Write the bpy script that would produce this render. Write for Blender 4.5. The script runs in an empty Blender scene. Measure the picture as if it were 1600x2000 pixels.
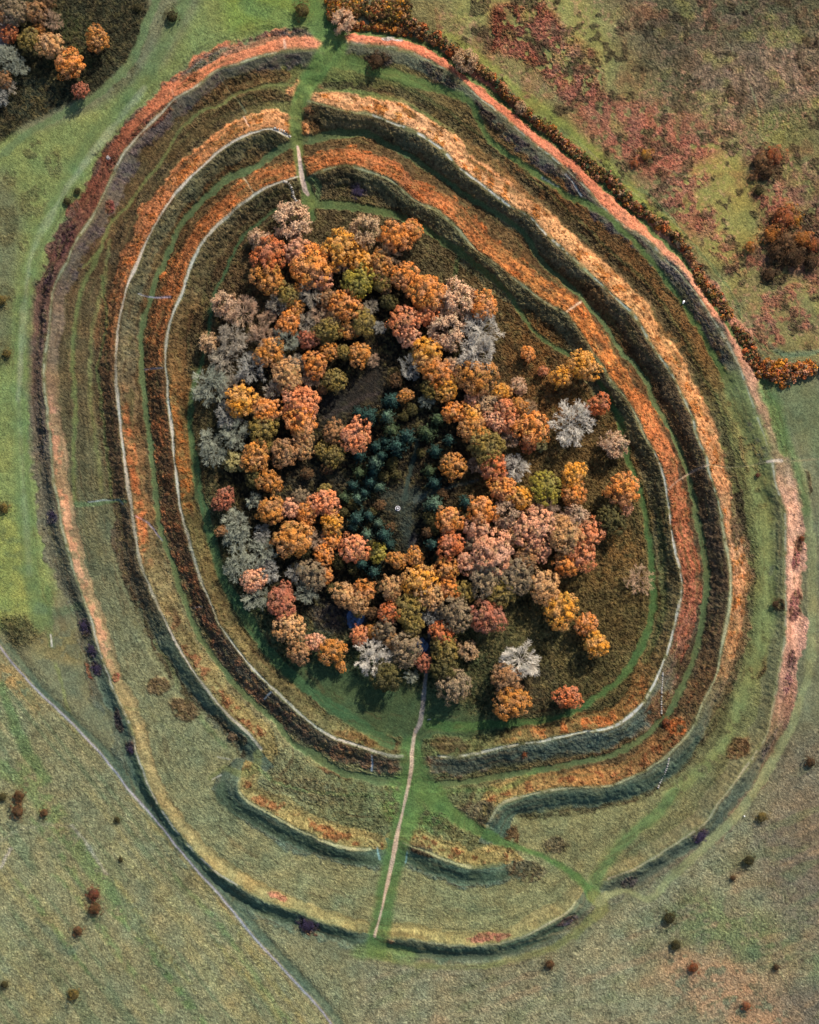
import bpy, math, random
import numpy as np
rad = math.radians
# ------------------------------------------------------------------ scene, camera, light
scene = bpy.context.scene
COL = scene.collection
S = 0.3            # metres per photo pixel (photo 1600 x 2000)
H = 620.0          # flying height of the camera
cam = bpy.data.cameras.new('camera'); cam_o = bpy.data.objects.new('camera', cam); COL.objects.link(cam_o)
cam_o.location = (0, 0, H); cam_o.rotation_euler = (0, 0, 0)
cam.sensor_fit = 'VERTICAL'; cam.sensor_height = 24
cam.lens = 24 * H / (2000 * S)
cam.clip_start = 1; cam.clip_end = 12000
scene.camera = cam_o
SUN_AZ, SUN_EL = 32.0, 31.0      # clockwise from picture-up
world = bpy.data.worlds.new('World'); scene.world = world; world.use_nodes = True
wn = world.node_tree.nodes; wl = world.node_tree.links
sky = wn.new('ShaderNodeTexSky'); sky.sky_type = 'NISHITA'; sky.sun_disc = False
sky.sun_elevation = rad(SUN_EL); sky.sun_rotation = rad(SUN_AZ)
bg = wn['Background']; bg.inputs[1].default_value = 0.10
wl.new(sky.outputs[0], bg.inputs[0])
sun = bpy.data.lights.new('sun', 'SUN'); sun.energy = 4.9; sun.angle = rad(1.5); sun.color = (1.0, 0.90, 0.77)
sun_o = bpy.data.objects.new('sun', sun); COL.objects.link(sun_o)
sun_o.rotation_euler = (rad(90 - SUN_EL), 0, rad(180 - SUN_AZ))
sun_o.location = (100, 200, 200)
vs = scene.view_settings; vs.view_transform = 'Standard'; vs.look = 'None'; vs.gamma = 1; vs.use_curve_mapping = False
vs.exposure = 0.98
K = 1.75           # flat ground: picture value / albedo at that exposure

rng = np.random.default_rng(7)
random.seed(5)
F = np.float32

def lin(c):
    c = np.asarray(c, dtype=float) / 255.0
    return np.where(c <= 0.04045, c / 12.92, ((c + 0.055) / 1.055) ** 2.4)
def alb(c):
    return (lin(c) / K).astype(F)
def link(o, parent=None):
    COL.objects.link(o)
    if parent is not None: o.parent = parent
    return o
def tag(o, label=None, cat=None, group=None, kind=None):
    if label: o['label'] = label
    if cat: o['category'] = cat
    if group: o['group'] = group
    if kind: o['kind'] = kind
    return o
def world_xy(px, py, z=0.0):
    """photo pixel -> ground position of something seen at height z"""
    k = 1 - z / H
    return ((px - 800) * S * k, (1000 - py) * S * k)

# ------------------------------------------------------------------ materials
def new_mat(name):
    m = bpy.data.materials.new(name); m.use_nodes = True
    nt = m.node_tree; b = nt.nodes['Principled BSDF']
    b.inputs['Roughness'].default_value = 0.95
    b.inputs['Specular IOR Level'].default_value = 0.08
    return m, nt, b
def mul_node(nt, a, b_):
    n = nt.nodes.new('ShaderNodeMix'); n.data_type = 'RGBA'; n.blend_type = 'MULTIPLY'
    n.inputs[0].default_value = 1.0
    nt.links.new(a, n.inputs[6]); nt.links.new(b_, n.inputs[7]); return n.outputs[2]
def noise_ramp(nt, scale, lo, hi, p0=0.3, p1=0.7, detail=3, coord='Object'):
    tc = nt.nodes.new('ShaderNodeTexCoord')
    n = nt.nodes.new('ShaderNodeTexNoise'); n.inputs['Scale'].default_value = scale; n.inputs['Detail'].default_value = detail
    nt.links.new(tc.outputs[coord], n.inputs['Vector'])
    r = nt.nodes.new('ShaderNodeValToRGB')
    r.color_ramp.elements[0].position = p0; r.color_ramp.elements[0].color = (*lo, 1)
    r.color_ramp.elements[1].position = p1; r.color_ramp.elements[1].color = (*hi, 1)
    nt.links.new(n.outputs['Fac'], r.inputs[0]); return r.outputs[0]

def ground_material():
    m, nt, b = new_mat('ground_cover')
    a = nt.nodes.new('ShaderNodeAttribute'); a.attribute_name = 'Col'
    v1 = noise_ramp(nt, 1.3, (.62, .64, .66), (1.36, 1.34, 1.30), .3, .7, 4)
    v2 = noise_ramp(nt, 0.11, (.86, .90, .92), (1.12, 1.08, 1.06), .3, .7, 4)
    nt.links.new(mul_node(nt, mul_node(nt, a.outputs['Color'], v1), v2), b.inputs['Base Color'])
    return m
def leaf_material(name, obj_color=True):
    m, nt, b = new_mat(name)
    a = nt.nodes.new('ShaderNodeAttribute'); a.attribute_name = 'Col'
    col = a.outputs['Color']
    if obj_color:
        oi = nt.nodes.new('ShaderNodeObjectInfo')
        # patches of a second tint through the crown, a little different on every tree
        tc = nt.nodes.new('ShaderNodeTexCoord')
        mp = nt.nodes.new('ShaderNodeVectorMath'); mp.operation = 'ADD'
        sc = nt.nodes.new('ShaderNodeVectorMath'); sc.operation = 'SCALE'; sc.inputs['Scale'].default_value = 37.0
        cmb = nt.nodes.new('ShaderNodeCombineXYZ')
        for k in range(3): nt.links.new(oi.outputs['Random'], cmb.inputs[k])
        nt.links.new(cmb.outputs[0], sc.inputs[0])
        nt.links.new(tc.outputs['Object'], mp.inputs[0]); nt.links.new(sc.outputs[0], mp.inputs[1])
        n = nt.nodes.new('ShaderNodeTexNoise'); n.inputs['Scale'].default_value = 1.5; n.inputs['Detail'].default_value = 3
        nt.links.new(mp.outputs[0], n.inputs['Vector'])
        hs = nt.nodes.new('ShaderNodeHueSaturation'); hs.inputs['Saturation'].default_value = .86
        hs.inputs['Hue'].default_value = .505; hs.inputs['Value'].default_value = .78
        nt.links.new(oi.outputs['Color'], hs.inputs['Color'])
        mx = nt.nodes.new('ShaderNodeMix'); mx.data_type = 'RGBA'
        rp = nt.nodes.new('ShaderNodeMapRange'); rp.inputs[1].default_value = .42; rp.inputs[2].default_value = .62
        nt.links.new(n.outputs['Fac'], rp.inputs[0]); nt.links.new(rp.outputs[0], mx.inputs[0])
        nt.links.new(oi.outputs['Color'], mx.inputs[6]); nt.links.new(hs.outputs[0], mx.inputs[7])
        # some boughs still green or already brown
        n2 = nt.nodes.new('ShaderNodeTexNoise'); n2.inputs['Scale'].default_value = 2.3; n2.inputs['Detail'].default_value = 2
        of = nt.nodes.new('ShaderNodeVectorMath'); of.operation = 'ADD'; of.inputs[1].default_value = (5.1, 9.7, 2.3)
        nt.links.new(mp.outputs[0], of.inputs[0]); nt.links.new(of.outputs[0], n2.inputs['Vector'])
        hs2 = nt.nodes.new('ShaderNodeHueSaturation'); hs2.inputs['Hue'].default_value = .525; hs2.inputs['Saturation'].default_value = .92; hs2.inputs['Value'].default_value = .62
        nt.links.new(oi.outputs['Color'], hs2.inputs['Color'])
        mx2 = nt.nodes.new('ShaderNodeMix'); mx2.data_type = 'RGBA'
        rp2 = nt.nodes.new('ShaderNodeMapRange'); rp2.inputs[1].default_value = .52; rp2.inputs[2].default_value = .68; rp2.inputs[4].default_value = .85
        nt.links.new(n2.outputs['Fac'], rp2.inputs[0]); nt.links.new(rp2.outputs[0], mx2.inputs[0])
        nt.links.new(mx.outputs[2], mx2.inputs[6]); nt.links.new(hs2.outputs[0], mx2.inputs[7])
        col = mul_node(nt, mx2.outputs[2], a.outputs['Color'])
    nt.links.new(col, b.inputs['Base Color'])
    b.inputs['Roughness'].default_value = 0.85
    return m
def plain_material(name, rgb, rough=.9, scale=3.0, spec=.1, var=.25):
    m, nt, b = new_mat(name)
    r = noise_ramp(nt, scale, tuple(c * (1 - var) for c in rgb), tuple(min(1, c * (1 + var)) for c in rgb))
    nt.links.new(r, b.inputs['Base Color']); b.inputs['Roughness'].default_value = rough
    b.inputs['Specular IOR Level'].default_value = spec
    return m
M_GROUND = ground_material()
M_LEAF = leaf_material('foliage')
M_CLUMP = leaf_material('scrub_foliage', False)
M_BARK = plain_material('bark', (.10, .08, .065), scale=2)
M_WATER = plain_material('pond_water', (.010, .030, .085), rough=.12, scale=.25, spec=.6, var=.5)
M_STONE = plain_material('stone', (.42, .41, .44), scale=6)
M_CHALK = plain_material('chalk', (.72, .70, .66), scale=2, var=.12)
M_WOOD = plain_material('weathered_wood', (.30, .28, .25), scale=5)
M_DARKWOOD = plain_material('dark_wood', (.10, .09, .09), scale=5)
M_WHITE = plain_material('white_paint', (.80, .80, .78), scale=5, var=.05)

# ------------------------------------------------------------------ noise on the terrain grid
def axis(half, step, far):
    inner = np.arange(-half, half + step / 2, step)
    out = []; d = step; p = inner[-1]
    while p < far:
        d *= 1.28; p += d; out.append(p)
    out = np.array(out)
    return np.concatenate([-out[::-1], inner, out])
STEP = 0.5
GX = axis(264, STEP, 4200); GY = axis(326, STEP, 4200)[::-1]
NX, NY = len(GX), len(GY)
UX = (800 + GX / S).astype(F); VY = (1000 - GY / S).astype(F)
U0, V0 = np.meshgrid(UX, VY)
RND = rng.random((1024, 1024)).astype(F)
def vnoise(scale, seed, U=None, V=None, sx=1.0, sy=1.0, rot=0):
    U = U0 if U is None else U; V = V0 if V is None else V
    if rot:
        c, s = math.cos(rad(rot)), math.sin(rad(rot)); U, V = U * c + V * s, V * c - U * s
    x = U / (scale * sx) + 37.7 * seed + 500; y = V / (scale * sy) + 91.3 * seed + 500
    xi = np.floor(x).astype(np.int32); yi = np.floor(y).astype(np.int32)
    fx = x - xi; fy = y - yi
    fx = fx * fx * (3 - 2 * fx); fy = fy * fy * (3 - 2 * fy)
    xi &= 1023; yi &= 1023; x1 = (xi + 1) & 1023; y1 = (yi + 1) & 1023
    a = RND[yi, xi]; b = RND[yi, x1]; c = RND[y1, xi]; d = RND[y1, x1]
    return ((a + (b - a) * fx) * (1 - fy) + (c + (d - c) * fx) * fy).astype(F)
def fbm(scale, seed, n=3, **k):
    t = 0; a = 1; w = 0
    for i in range(n):
        t = t + a * vnoise(scale / 2 ** i, seed + 11 * i, **k); w += a; a *= .55
    return t / w
def voronoi(scale, seed):
    x = U0 / scale + 17.3 * seed + 500; y = V0 / scale + 5.7 * seed + 500
    xi = np.floor(x).astype(np.int32); yi = np.floor(y).astype(np.int32)
    f1 = np.full(x.shape, 9, F); cid = np.zeros(x.shape, F)
    for dx in (-1, 0, 1):
        for dy in (-1, 0, 1):
            cx = (xi + dx) & 1023; cy = (yi + dy) & 1023
            px = xi + dx + .1 + .8 * RND[cy, cx]; py = yi + dy + .1 + .8 * RND[cx, (cy + 311) & 1023]
            d = (px - x) ** 2 + (py - y) ** 2
            m = d < f1; f1[m] = d[m]; cid[m] = RND[(cx + 77) & 1023, cy][m]
    return np.sqrt(f1), cid
W1 = fbm(26, 1, 3) - .5; W2 = fbm(26, 2, 3) - .5
W3 = fbm(7, 3, 2) - .5; W4 = fbm(7, 4, 2) - .5
U = (U0 + 9 * W1 + 5 * W3).astype(F); V = (V0 + 9 * W2 + 5 * W4).astype(F)     # wobbly edges for everything that grows
UP = (U0 + 3 * W1 + 1.2 * W3).astype(F); VP = (V0 + 3 * W2 + 1.2 * W4).astype(F)
AZ = (np.degrees(np.arctan2(U0 - 800, 950 - V0)) % 360).astype(F)               # clockwise from picture-up
del W1, W2, W3, W4
N_A = fbm(60, 21, 4); N_B = fbm(14, 22, 3); N_C = vnoise(3.2, 23); N_D = fbm(6, 24, 2)

PW = fbm(46, 25, 2); PW2 = fbm(90, 26, 3)
C = np.empty((NY, NX, 3), F)       # albedo
ROUGH = np.full((NY, NX), .10, F)  # roughness of the plant cover, metres
CLUMP = np.zeros((NY, NX), F)      # bushy growth (bracken, heather)
Z = np.zeros((NY, NX), F)
CLS = np.zeros((NY, NX), np.uint8)

def sstep(x): 
    x = np.clip(x, 0, 1); return x * x * (3 - 2 * x)
def catmull(pts, step=9.0):
    P = np.array([p[:2] for p in pts], float); n = len(P); out = []; ks = []
    for i in range(n - 1):
        p0 = P[max(i - 1, 0)]; p1 = P[i]; p2 = P[i + 1]; p3 = P[min(i + 2, n - 1)]
        k = max(1, int(np.hypot(*(p2 - p1)) / step))
        for j in range(k):
            t = j / k
            out.append(.5 * ((2 * p1) + (-p0 + p2) * t + (2 * p0 - 5 * p1 + 4 * p2 - p3) * t * t + (-p0 + 3 * p1 - 3 * p2 + p3) * t ** 3)); ks.append(i + t)
    out.append(P[-1]); ks.append(n - 1)
    return np.array(out), np.array(ks)
def window(x0, x1, y0, y1):
    i0 = np.searchsorted(UX, x0); i1 = np.searchsorted(UX, x1); j0 = np.searchsorted(VY, y0); j1 = np.searchsorted(VY, y1)
    return slice(max(j0 - 1, 0), j1 + 1), slice(max(i0 - 1, 0), i1 + 1)
def linefield(pts, R, fine=False):
    """signed distance (positive away from the middle of the rings) and point parameter"""
    Q, ks = catmull(pts); uu, vv = (UP, VP) if fine else (U, V)
    D = np.full((NY, NX), 1e4, F); T = np.zeros((NY, NX), F)
    for a, b, ka, kb in zip(Q[:-1], Q[1:], ks[:-1], ks[1:]):
        w = window(min(a[0], b[0]) - R - 8, max(a[0], b[0]) + R + 8, min(a[1], b[1]) - R - 8, max(a[1], b[1]) + R + 8)
        px = uu[w] - a[0]; py = vv[w] - a[1]; d = b - a; L2 = d @ d + 1e-9
        t = np.clip((px * d[0] + py * d[1]) / L2, 0, 1)
        dd = np.hypot(px - t * d[0], py - t * d[1])
        nrm = np.array([-d[1], d[0]]); mid = (a + b) / 2 - (800, 950)
        if nrm @ mid < 0: nrm = -nrm
        sg = np.where(px * nrm[0] + py * nrm[1] >= 0, 1, -1)
        m = dd < np.abs(D[w])
        D[w][m] = (dd * sg)[m]; T[w][m] = (ka + (kb - ka) * t)[m]
    return D, T
def inpoly(pts, fine=False):
    uu, vv = (UP, VP) if fine else (U, V)
    P = np.array(pts, float); w = window(P[:, 0].min() - 9, P[:, 0].max() + 9, P[:, 1].min() - 9, P[:, 1].max() + 9)
    x = uu[w]; y = vv[w]; ins = np.zeros(x.shape, bool)
    for (x1, y1), (x2, y2) in zip(P, np.roll(P, -1, 0)):
        if y1 == y2: continue
        ins ^= ((y1 > y) != (y2 > y)) & (x < (x2 - x1) * (y - y1) / (y2 - y1) + x1)
    out = np.zeros((NY, NX), F); out[w] = ins
    return out
def blur(a, px):
    n = max(1, int(round(px * S / STEP)))
    for ax in (0, 1):
        for _ in range(2):
            p = np.pad(a, [(n, n) if k == ax else (0, 0) for k in (0, 1)], mode='edge')
            cs = np.cumsum(p, axis=ax, dtype=np.float64); L = a.shape[ax]
            z = np.zeros_like(np.take(cs, [0], axis=ax)); cs = np.concatenate([z, cs], axis=ax)
            a = ((np.take(cs, range(2 * n + 1, 2 * n + 1 + L), axis=ax) - np.take(cs, range(0, L), axis=ax)) / (2 * n + 1)).astype(F)
    return a
def lay(mask, col, rough=None, clump=None):
    idx = mask > .003
    m = mask[idx][:, None]
    c = col[idx] if isinstance(col, np.ndarray) and col.ndim == 3 else alb(col)
    C[idx] = C[idx] * (1 - m) + c * m
    if rough is not None: ROUGH[idx] = ROUGH[idx] * (1 - m[:, 0]) + rough * m[:, 0]
    if clump is not None: CLUMP[idx] = CLUMP[idx] * (1 - m[:, 0]) + clump * m[:, 0]
def brk(lo, n=None):
    n = N_B if n is None else n
    return sstep((n - lo) / .16 + .5)
def stroke(pts, w, col, a=1.0, soft=5, fine=False, lo=None, rough=None, clump=None, cls=None, keep=False):
    R = (max(w) if isinstance(w, (list, tuple)) else w) + soft + 6
    D, T = linefield(pts, R, fine)
    ww = np.interp(T, np.arange(len(pts)), w).astype(F) if isinstance(w, (list, tuple)) else w
    if fine and not keep: ww = ww * np.clip(-.05 + 2.0 * PW, .35, 1.6)
    m = sstep((ww / 2 + soft / 2 - np.abs(D)) / soft) * a
    if fine and not keep: m = m * np.clip(-.05 + 1.7 * PW2, .12, 1)
    if lo is not None: m = m * brk(lo)
    lay(m, col, rough, clump)
    if cls is not None: CLS[(np.abs(D) < ww / 2)] = cls
    return D, T
def poly(pts, col, a=1.0, soft=8, lo=None, rough=None, clump=None):
    m = blur(inpoly(pts), soft) * a
    if lo is not None: m = m * brk(lo)
    lay(m, col, rough, clump); return m
def blob(cx, cy, rx, ry, col, rot=0, a=1.0, soft=.35, lo=None, rough=None, clump=None):
    r = max(rx, ry) * 1.5 + 8; w = window(cx - r, cx + r, cy - r, cy + r)
    c, s = math.cos(rad(rot)), math.sin(rad(rot)); x = U[w] - cx; y = V[w] - cy
    d = np.hypot((x * c + y * s) / rx, (y * c - x * s) / ry) + .5 * (N_B[w] - .5)
    m = np.zeros((NY, NX), F); m[w] = sstep((1 + soft / 2 - d) / soft) * a
    if lo is not None: m = m * brk(lo)
    lay(m, col, rough, clump)
def az_field(keys, val=False):
    ks = sorted(keys); a = [ks[-1][0] - 360] + [k[0] for k in ks] + [ks[0][0] + 360]
    if val:
        return np.interp(AZ, a, [ks[-1][1]] + [k[1] for k in ks] + [ks[0][1]]).astype(F)
    cs = [alb(k[1]) for k in ks]; cs = np.array([cs[-1]] + cs + [cs[0]])
    return np.stack([np.interp(AZ, a, cs[:, i]) for i in range(3)], -1).astype(F)

# ------------------------------------------------------------------ lines traced from the photograph (photo pixels)
OUT_W = [(631,105),(597,101),(540,106),(506,116),(472,127),(422,145),(388,172),(344,199),(314,229),(287,256),(256,290),(233,324),(216,361),(202,391),(182,429),(159,462),(142,493),(135,510),(111,557),(105,584),(98,645),(93,686),(89,729),(91,763),(96,804),(101,854),(105,905),(111,956),(118,986),(121,1017),(132,1061),(145,1111),(162,1159),(179,1202),(192,1250),(206,1297),(223,1341),(243,1381),(260,1425),(270,1472),(287,1520),(304,1557),(324,1591),(354,1632),(391,1672),(422,1699),(472,1729),(530,1760),(597,1783),(665,1810),(705,1821)]
OUT_S = [(746,1827),(800,1832),(867,1841),(918,1843),(969,1839),(1013,1829),(1070,1800),(1104,1780),(1126,1757)]
OUT_E = [(1188,1716),(1246,1689),(1316,1645),(1374,1605),(1401,1564),(1428,1530),(1448,1503),(1489,1442),(1505,1388),(1516,1321),(1526,1270),(1532,1202),(1531,1152),(1531,1084),(1529,1000),(1512,949),(1505,905),(1495,871),(1478,821),(1465,787),(1441,719),(1418,672),(1384,618),(1357,574),(1323,534),(1289,503),(1262,472),(1219,445),(1185,418),(1148,375),(1111,341),(1080,314),(1033,277),(969,219),(932,192),(884,148),(854,132),(807,108),(749,94),(675,84)]
MID_W = [(564,267),(530,258),(506,262),(472,275),(432,300),(398,331),(364,364),(337,395),(314,432),(294,469),(280,500),(256,554),(243,598),(235,635),(231,686),(231,729),(233,770),(238,821),(245,878),(251,932),(260,986),(262,1010),(270,1061),(280,1108),(297,1148),(317,1192),(337,1236),(364,1283),(391,1324),(422,1364),(452,1398),(489,1432),(511,1462)]
MID_SW = [(472,1517),(469,1540),(489,1564),(540,1591),(581,1615),(631,1638),(682,1653),(726,1657)]
MID_S = [(786,1645),(834,1659),(867,1675),(918,1689),(979,1686)]
MID_E = [(952,1611),(975,1571),(1002,1557),(1070,1541),(1127,1534),(1195,1529),(1256,1502),(1303,1469),(1347,1422),(1370,1368),(1394,1321),(1404,1270),(1418,1202),(1424,1145),(1421,1094),(1411,1051),(1403,1000),(1401,989),(1381,925),(1377,895),(1357,854),(1347,814),(1327,770),(1303,726),(1276,686),(1249,642),(1232,615),(1198,584),(1158,547),(1117,507),(1070,466),(1029,425),(992,405),(935,361),(894,331),(861,294),(810,263),(770,248),(729,231),(675,223),(641,214),(602,199)]
INN_W = [(587,346),(530,368),(506,381),(472,405),(439,435),(412,462),(388,498),(371,540),(358,581),(341,618),(331,659),(327,702),(331,753),(334,797),(339,837),(343,888),(348,932),(354,989),(358,1007),(371,1054),(388,1111),(398,1138),(415,1179),(435,1223),(466,1267),(493,1300),(530,1337),(564,1368),(604,1405),(648,1435),(699,1452),(749,1469),(786,1476)]
INN_E = [(851,1476),(908,1472),(969,1459),(1019,1449),(1060,1444),(1127,1428),(1188,1418),(1229,1395),(1262,1358),(1283,1314),(1300,1270),(1316,1209),(1327,1152),(1325,1111),(1313,1067),(1303,1000),(1301,989),(1293,935),(1276,888),(1256,854),(1242,821),(1219,780),(1192,746),(1161,699),(1144,672),(1121,638),(1100,615),(1060,591),(1008,552),(962,516),(925,486),(894,452),(856,418),(810,395),(766,358),(722,341),(675,329),(631,338),(600,352)]
MI_W = [(578,278),(530,300),(489,331),(456,341),(422,368),(388,398),(354,442),(334,479),(324,503),(304,551),(290,594),(277,645),(275,702),(278,753),(285,804),(294,864),(300,925),(307,989),(309,1017),(321,1061),(337,1105),(351,1152),(368,1189),(385,1233),(412,1277),(445,1321),(483,1361),(537,1408),(574,1452),(621,1479),(665,1508),(716,1521),(790,1530)]
MI_E = [(830,1535),(867,1534),(935,1524),(1070,1503),(1127,1489),(1195,1476),(1249,1449),(1290,1412),(1310,1388),(1330,1348),(1350,1304),(1364,1263),(1374,1202),(1381,1135),(1374,1067),(1360,1000),(1347,939),(1327,878),(1303,831),(1279,787),(1263,743),(1235,709),(1205,672),(1178,632),(1138,588),(1104,547),(1060,513),(1016,449),(952,408),(901,375),(854,341),(817,314),(773,290),(732,267),(699,260),(648,263),(585,275)]
OM_E = [(614,169),(672,165),(732,169),(783,182),(834,209),(884,243),(935,280),(986,317),(1036,365),(1070,395),(1130,450),(1188,507),(1249,561),(1296,618),(1330,675),(1364,743),(1391,787),(1411,838),(1421,888),(1435,956),(1441,1000),(1462,1067),(1468,1135),(1462,1202),(1448,1270),(1428,1337),(1397,1415),(1364,1462),(1323,1510),(1262,1551),(1178,1578),(1060,1594),(1019,1598)]
OM_W = [(575,185),(540,192),(472,208),(422,250),(381,280),(337,314),(297,358),(263,405),(236,449),(216,544),(202,601),(196,669),(189,719),(196,804),(202,871),(216,956),(233,1017),(236,1084),(256,1152),(280,1219),(304,1263),(337,1321),(381,1371),(432,1412),(478,1474)]
OD_NE = [(672,61),(766,66),(834,88),(888,125),(935,162),(1002,217),(1070,270),(1127,312),(1195,375),(1262,440),(1323,495),(1364,548),(1418,630),(1458,692),(1490,745)]
ring_in = INN_W + INN_E; ring_mid = MID_W + MID_SW + MID_S + MID_E; ring_out = OUT_W + OUT_S + OUT_E

# ------------------------------------------------------------------ earthworks: banks and ditches as real relief
def bank(pts, hkeys, wo, wi, rnd=3.0):
    R = max(k[1] for k in wo + wi) + 4
    D, T = linefield(pts, R)
    h = az_field(hkeys, True); a = az_field(wo, True); b = az_field(wi, True)
    d = np.where(D >= 0, D / a, -D / b)
    e = np.minimum(T, len(pts) - 1 - T)          # slopes down at the entrances
    return (h * (1 - sstep(np.clip(d, 0, 1))) * sstep(.35 + e / 1.5)).astype(F), D, T
def trench(pts, depth, w):
    D, T = linefield(pts, w + 4)
    return (-depth * (1 - sstep(np.abs(D) / w))).astype(F)
h = 0
HO = [(0, 3.0), (60, 3.2), (100, 2.6), (150, 3.2), (200, 3.4), (260, 2.3), (300, 3.0), (340, 3.6)]
for p in (OUT_W, OUT_S, OUT_E):
    hh, D, T = bank(p, HO, [(0, 40), (60, 44), (90, 34), (180, 32), (270, 32)], [(0, 46), (60, 54), (90, 34), (180, 20), (270, 26)]); h = np.maximum(h, hh) if not np.isscalar(h) else hh
    if p is OUT_W: DOW, TOW = D, T
    elif p is OUT_E: DOE = D
    else: DOS = D
DO = np.where(np.abs(DOW) < np.abs(DOE), DOW, DOE); DO = np.where(np.abs(DOS) < np.abs(DO), DOS, DO)
DMs = []
HM = [(0, 5.0), (60, 5.1), (100, 4.3), (150, 4.3), (200, 3.6), (260, 3.6), (310, 4.6)]
for p in (MID_W, MID_SW, MID_S, MID_E):
    hh, D, T = bank(p, HM, [(0, 48), (60, 50), (100, 40), (150, 44), (200, 36), (270, 34), (320, 48)], [(0, 44), (60, 44), (100, 40), (150, 32), (200, 28), (270, 32), (320, 42)])
    h = np.maximum(h, hh); DMs.append(D)
DM = DMs[0]
for d in DMs[1:]: DM = np.where(np.abs(d) < np.abs(DM), d, DM)
HI = [(0, 5.3), (60, 5.4), (100, 4.8), (150, 4.4), (200, 4.2), (260, 4.1), (310, 5.0)]
hh, D1, T = bank(INN_W, HI, [(0, 60), (90, 50), (150, 42), (200, 40), (270, 42), (320, 56)], [(0, 40), (100, 34), (180, 28), (270, 34)]); h = np.maximum(h, hh)
hh, D2, T = bank(INN_E, HI, [(0, 64), (60, 64), (100, 52), (150, 46), (200, 40), (270, 42), (320, 56)], [(0, 44), (60, 40), (100, 34), (180, 28), (270, 34)]); h = np.maximum(h, hh)
DI = np.where(np.abs(D1) < np.abs(D2), D1, D2)
del D1, D2, DMs, DOW, DOE, DOS, TOW, T, D, hh
Z += h
Z += trench(MI_W, 1.2, 26) + trench(MI_E, 1.4, 28) + trench(OM_E, 1.6, 24) + trench(OM_W, 1.0, 24) + trench(OD_NE, 1.6, 24)
Z += trench([(540,66),(472,81),(422,96),(371,125),(337,157),(287,192),(243,229),(209,287),(170,380),(120,460),(84,560),(72,680),(72,800),(80,940),(100,1080),(125,1152),(159,1219),(186,1287),(209,1354),(236,1422),(256,1472),(287,1567),(337,1635),(405,1702),(472,1756),(530,1783),(608,1808),(682,1832)], 1.0, 24)
Z += trench([(766,1852),(834,1862),(918,1866),(1002,1855),(1070,1826),(1130,1790)], 1.1, 24)
Z += trench([(1195,1745),(1296,1684),(1397,1613),(1450,1546),(1500,1480),(1530,1400),(1552,1300),(1562,1200),(1562,1080),(1556,980)], .9, 22)
ROAD = [(-140,1080),(-40,1205),(0,1262),(30,1302),(75,1350),(130,1402),(200,1476),(250,1540),(310,1610),(370,1684),(440,1762),(495,1830),(550,1890),(610,1955),(650,2004),(700,2070),(780,2170)]
Z += trench([(-120,1070),(20,1262),(90,1350),(215,1475),(266,1540),(326,1612),(386,1684),(456,1762),(512,1830),(568,1890),(628,1955),(690,2030),(790,2160)], .8, 16)
Z += (fbm(240, 31, 3) - .5) * 2.2
Z += (fbm(70, 33, 2) - .5) * .5
ZB = Z.copy()

# ------------------------------------------------------------------ plant cover: what grows where
C[:] = alb((113, 116, 88))
W8 = window(-400, 2000, -400, 2400)
# open grassland south and south-west of the rings
poly([(-400,1200),(60,1290),(300,1600),(700,1900),(720,2400),(-400,2400)], (126,126,94), soft=20, rough=.24)
poly([(700,1880),(1100,1850),(1400,1650),(1560,1450),(2000,1300),(2000,2400),(700,2400)], (128,126,98), soft=20, rough=.28)
poly([(1500,1450),(2000,1350),(2000,2100),(1500,1700)], (112,102,84), soft=30, a=.8, rough=.22)
poly([(1280,1800),(1400,1880),(1560,1890),(1700,1980),(1700,1860),(1450,1770),(1360,1740)], (96,118,76), soft=18, a=.7, lo=.42)
poly([(1300,1860),(1420,1860),(1560,1960),(1560,2050),(1380,1990),(1300,1920)], (164,128,98), soft=16, a=.75, lo=.42, rough=.24)
poly([(1450,1600),(1700,1560),(1700,1900),(1530,1840)], (104,96,82), soft=25, a=.7, lo=.45)
poly([(1520,1930),(1700,1900),(1700,2100),(1540,2040)], (98,94,84), soft=18, a=.8)
# western grass belt with the long track
poly([(-400,240),(60,260),(190,210),(330,120),(420,-60),(700,-60),(640,40),(520,70),(380,110),(260,230),(180,370),(110,460),(80,560),(66,700),(68,850),(85,1020),(110,1150),(90,1230),(-400,1230)], (118,134,80), soft=8, rough=.14)
poly([(-400,380),(10,330),(50,420),(30,560),(20,700),(-400,760)], (104,106,78), soft=14, a=.9, rough=.16)
poly([(-400,1000),(30,960),(60,1080),(90,1190),(0,1215),(-400,1200)], (134,146,80), soft=14, a=.8, lo=.4)
poly([(430,-40),(640,-40),(610,40),(520,60),(440,70)], (112,136,62), soft=14, a=.8)
for e in [(130,385,15,22,0),(60,300,16,9,20),(106,322,18,26,0),(66,395,28,34,0),(20,350,14,20,0),(14,440,24,40,0),(70,280,14,8,0),(240,150,26,40,35),(335,30,16,26,10),(270,80,18,40,20),(5,580,26,30,0),(8,690,18,26,0),(48,480,10,16,0),(210,210,8,5,0),(8,985,14,18,0)]:
    blob(*e[:4], (86,84,56), rot=e[4], a=.6, lo=.42, rough=.28, clump=.35)
# wooded corner
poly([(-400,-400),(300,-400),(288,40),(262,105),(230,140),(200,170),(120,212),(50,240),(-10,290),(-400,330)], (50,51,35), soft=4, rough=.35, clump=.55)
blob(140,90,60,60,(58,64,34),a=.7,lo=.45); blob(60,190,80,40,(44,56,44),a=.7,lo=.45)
stroke([(-60,30),(5,38),(20,50),(10,66),(-10,90),(-60,140)], [40,26,24,28,40,50], (156,148,150), a=.9, soft=8, rough=.03)
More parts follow.
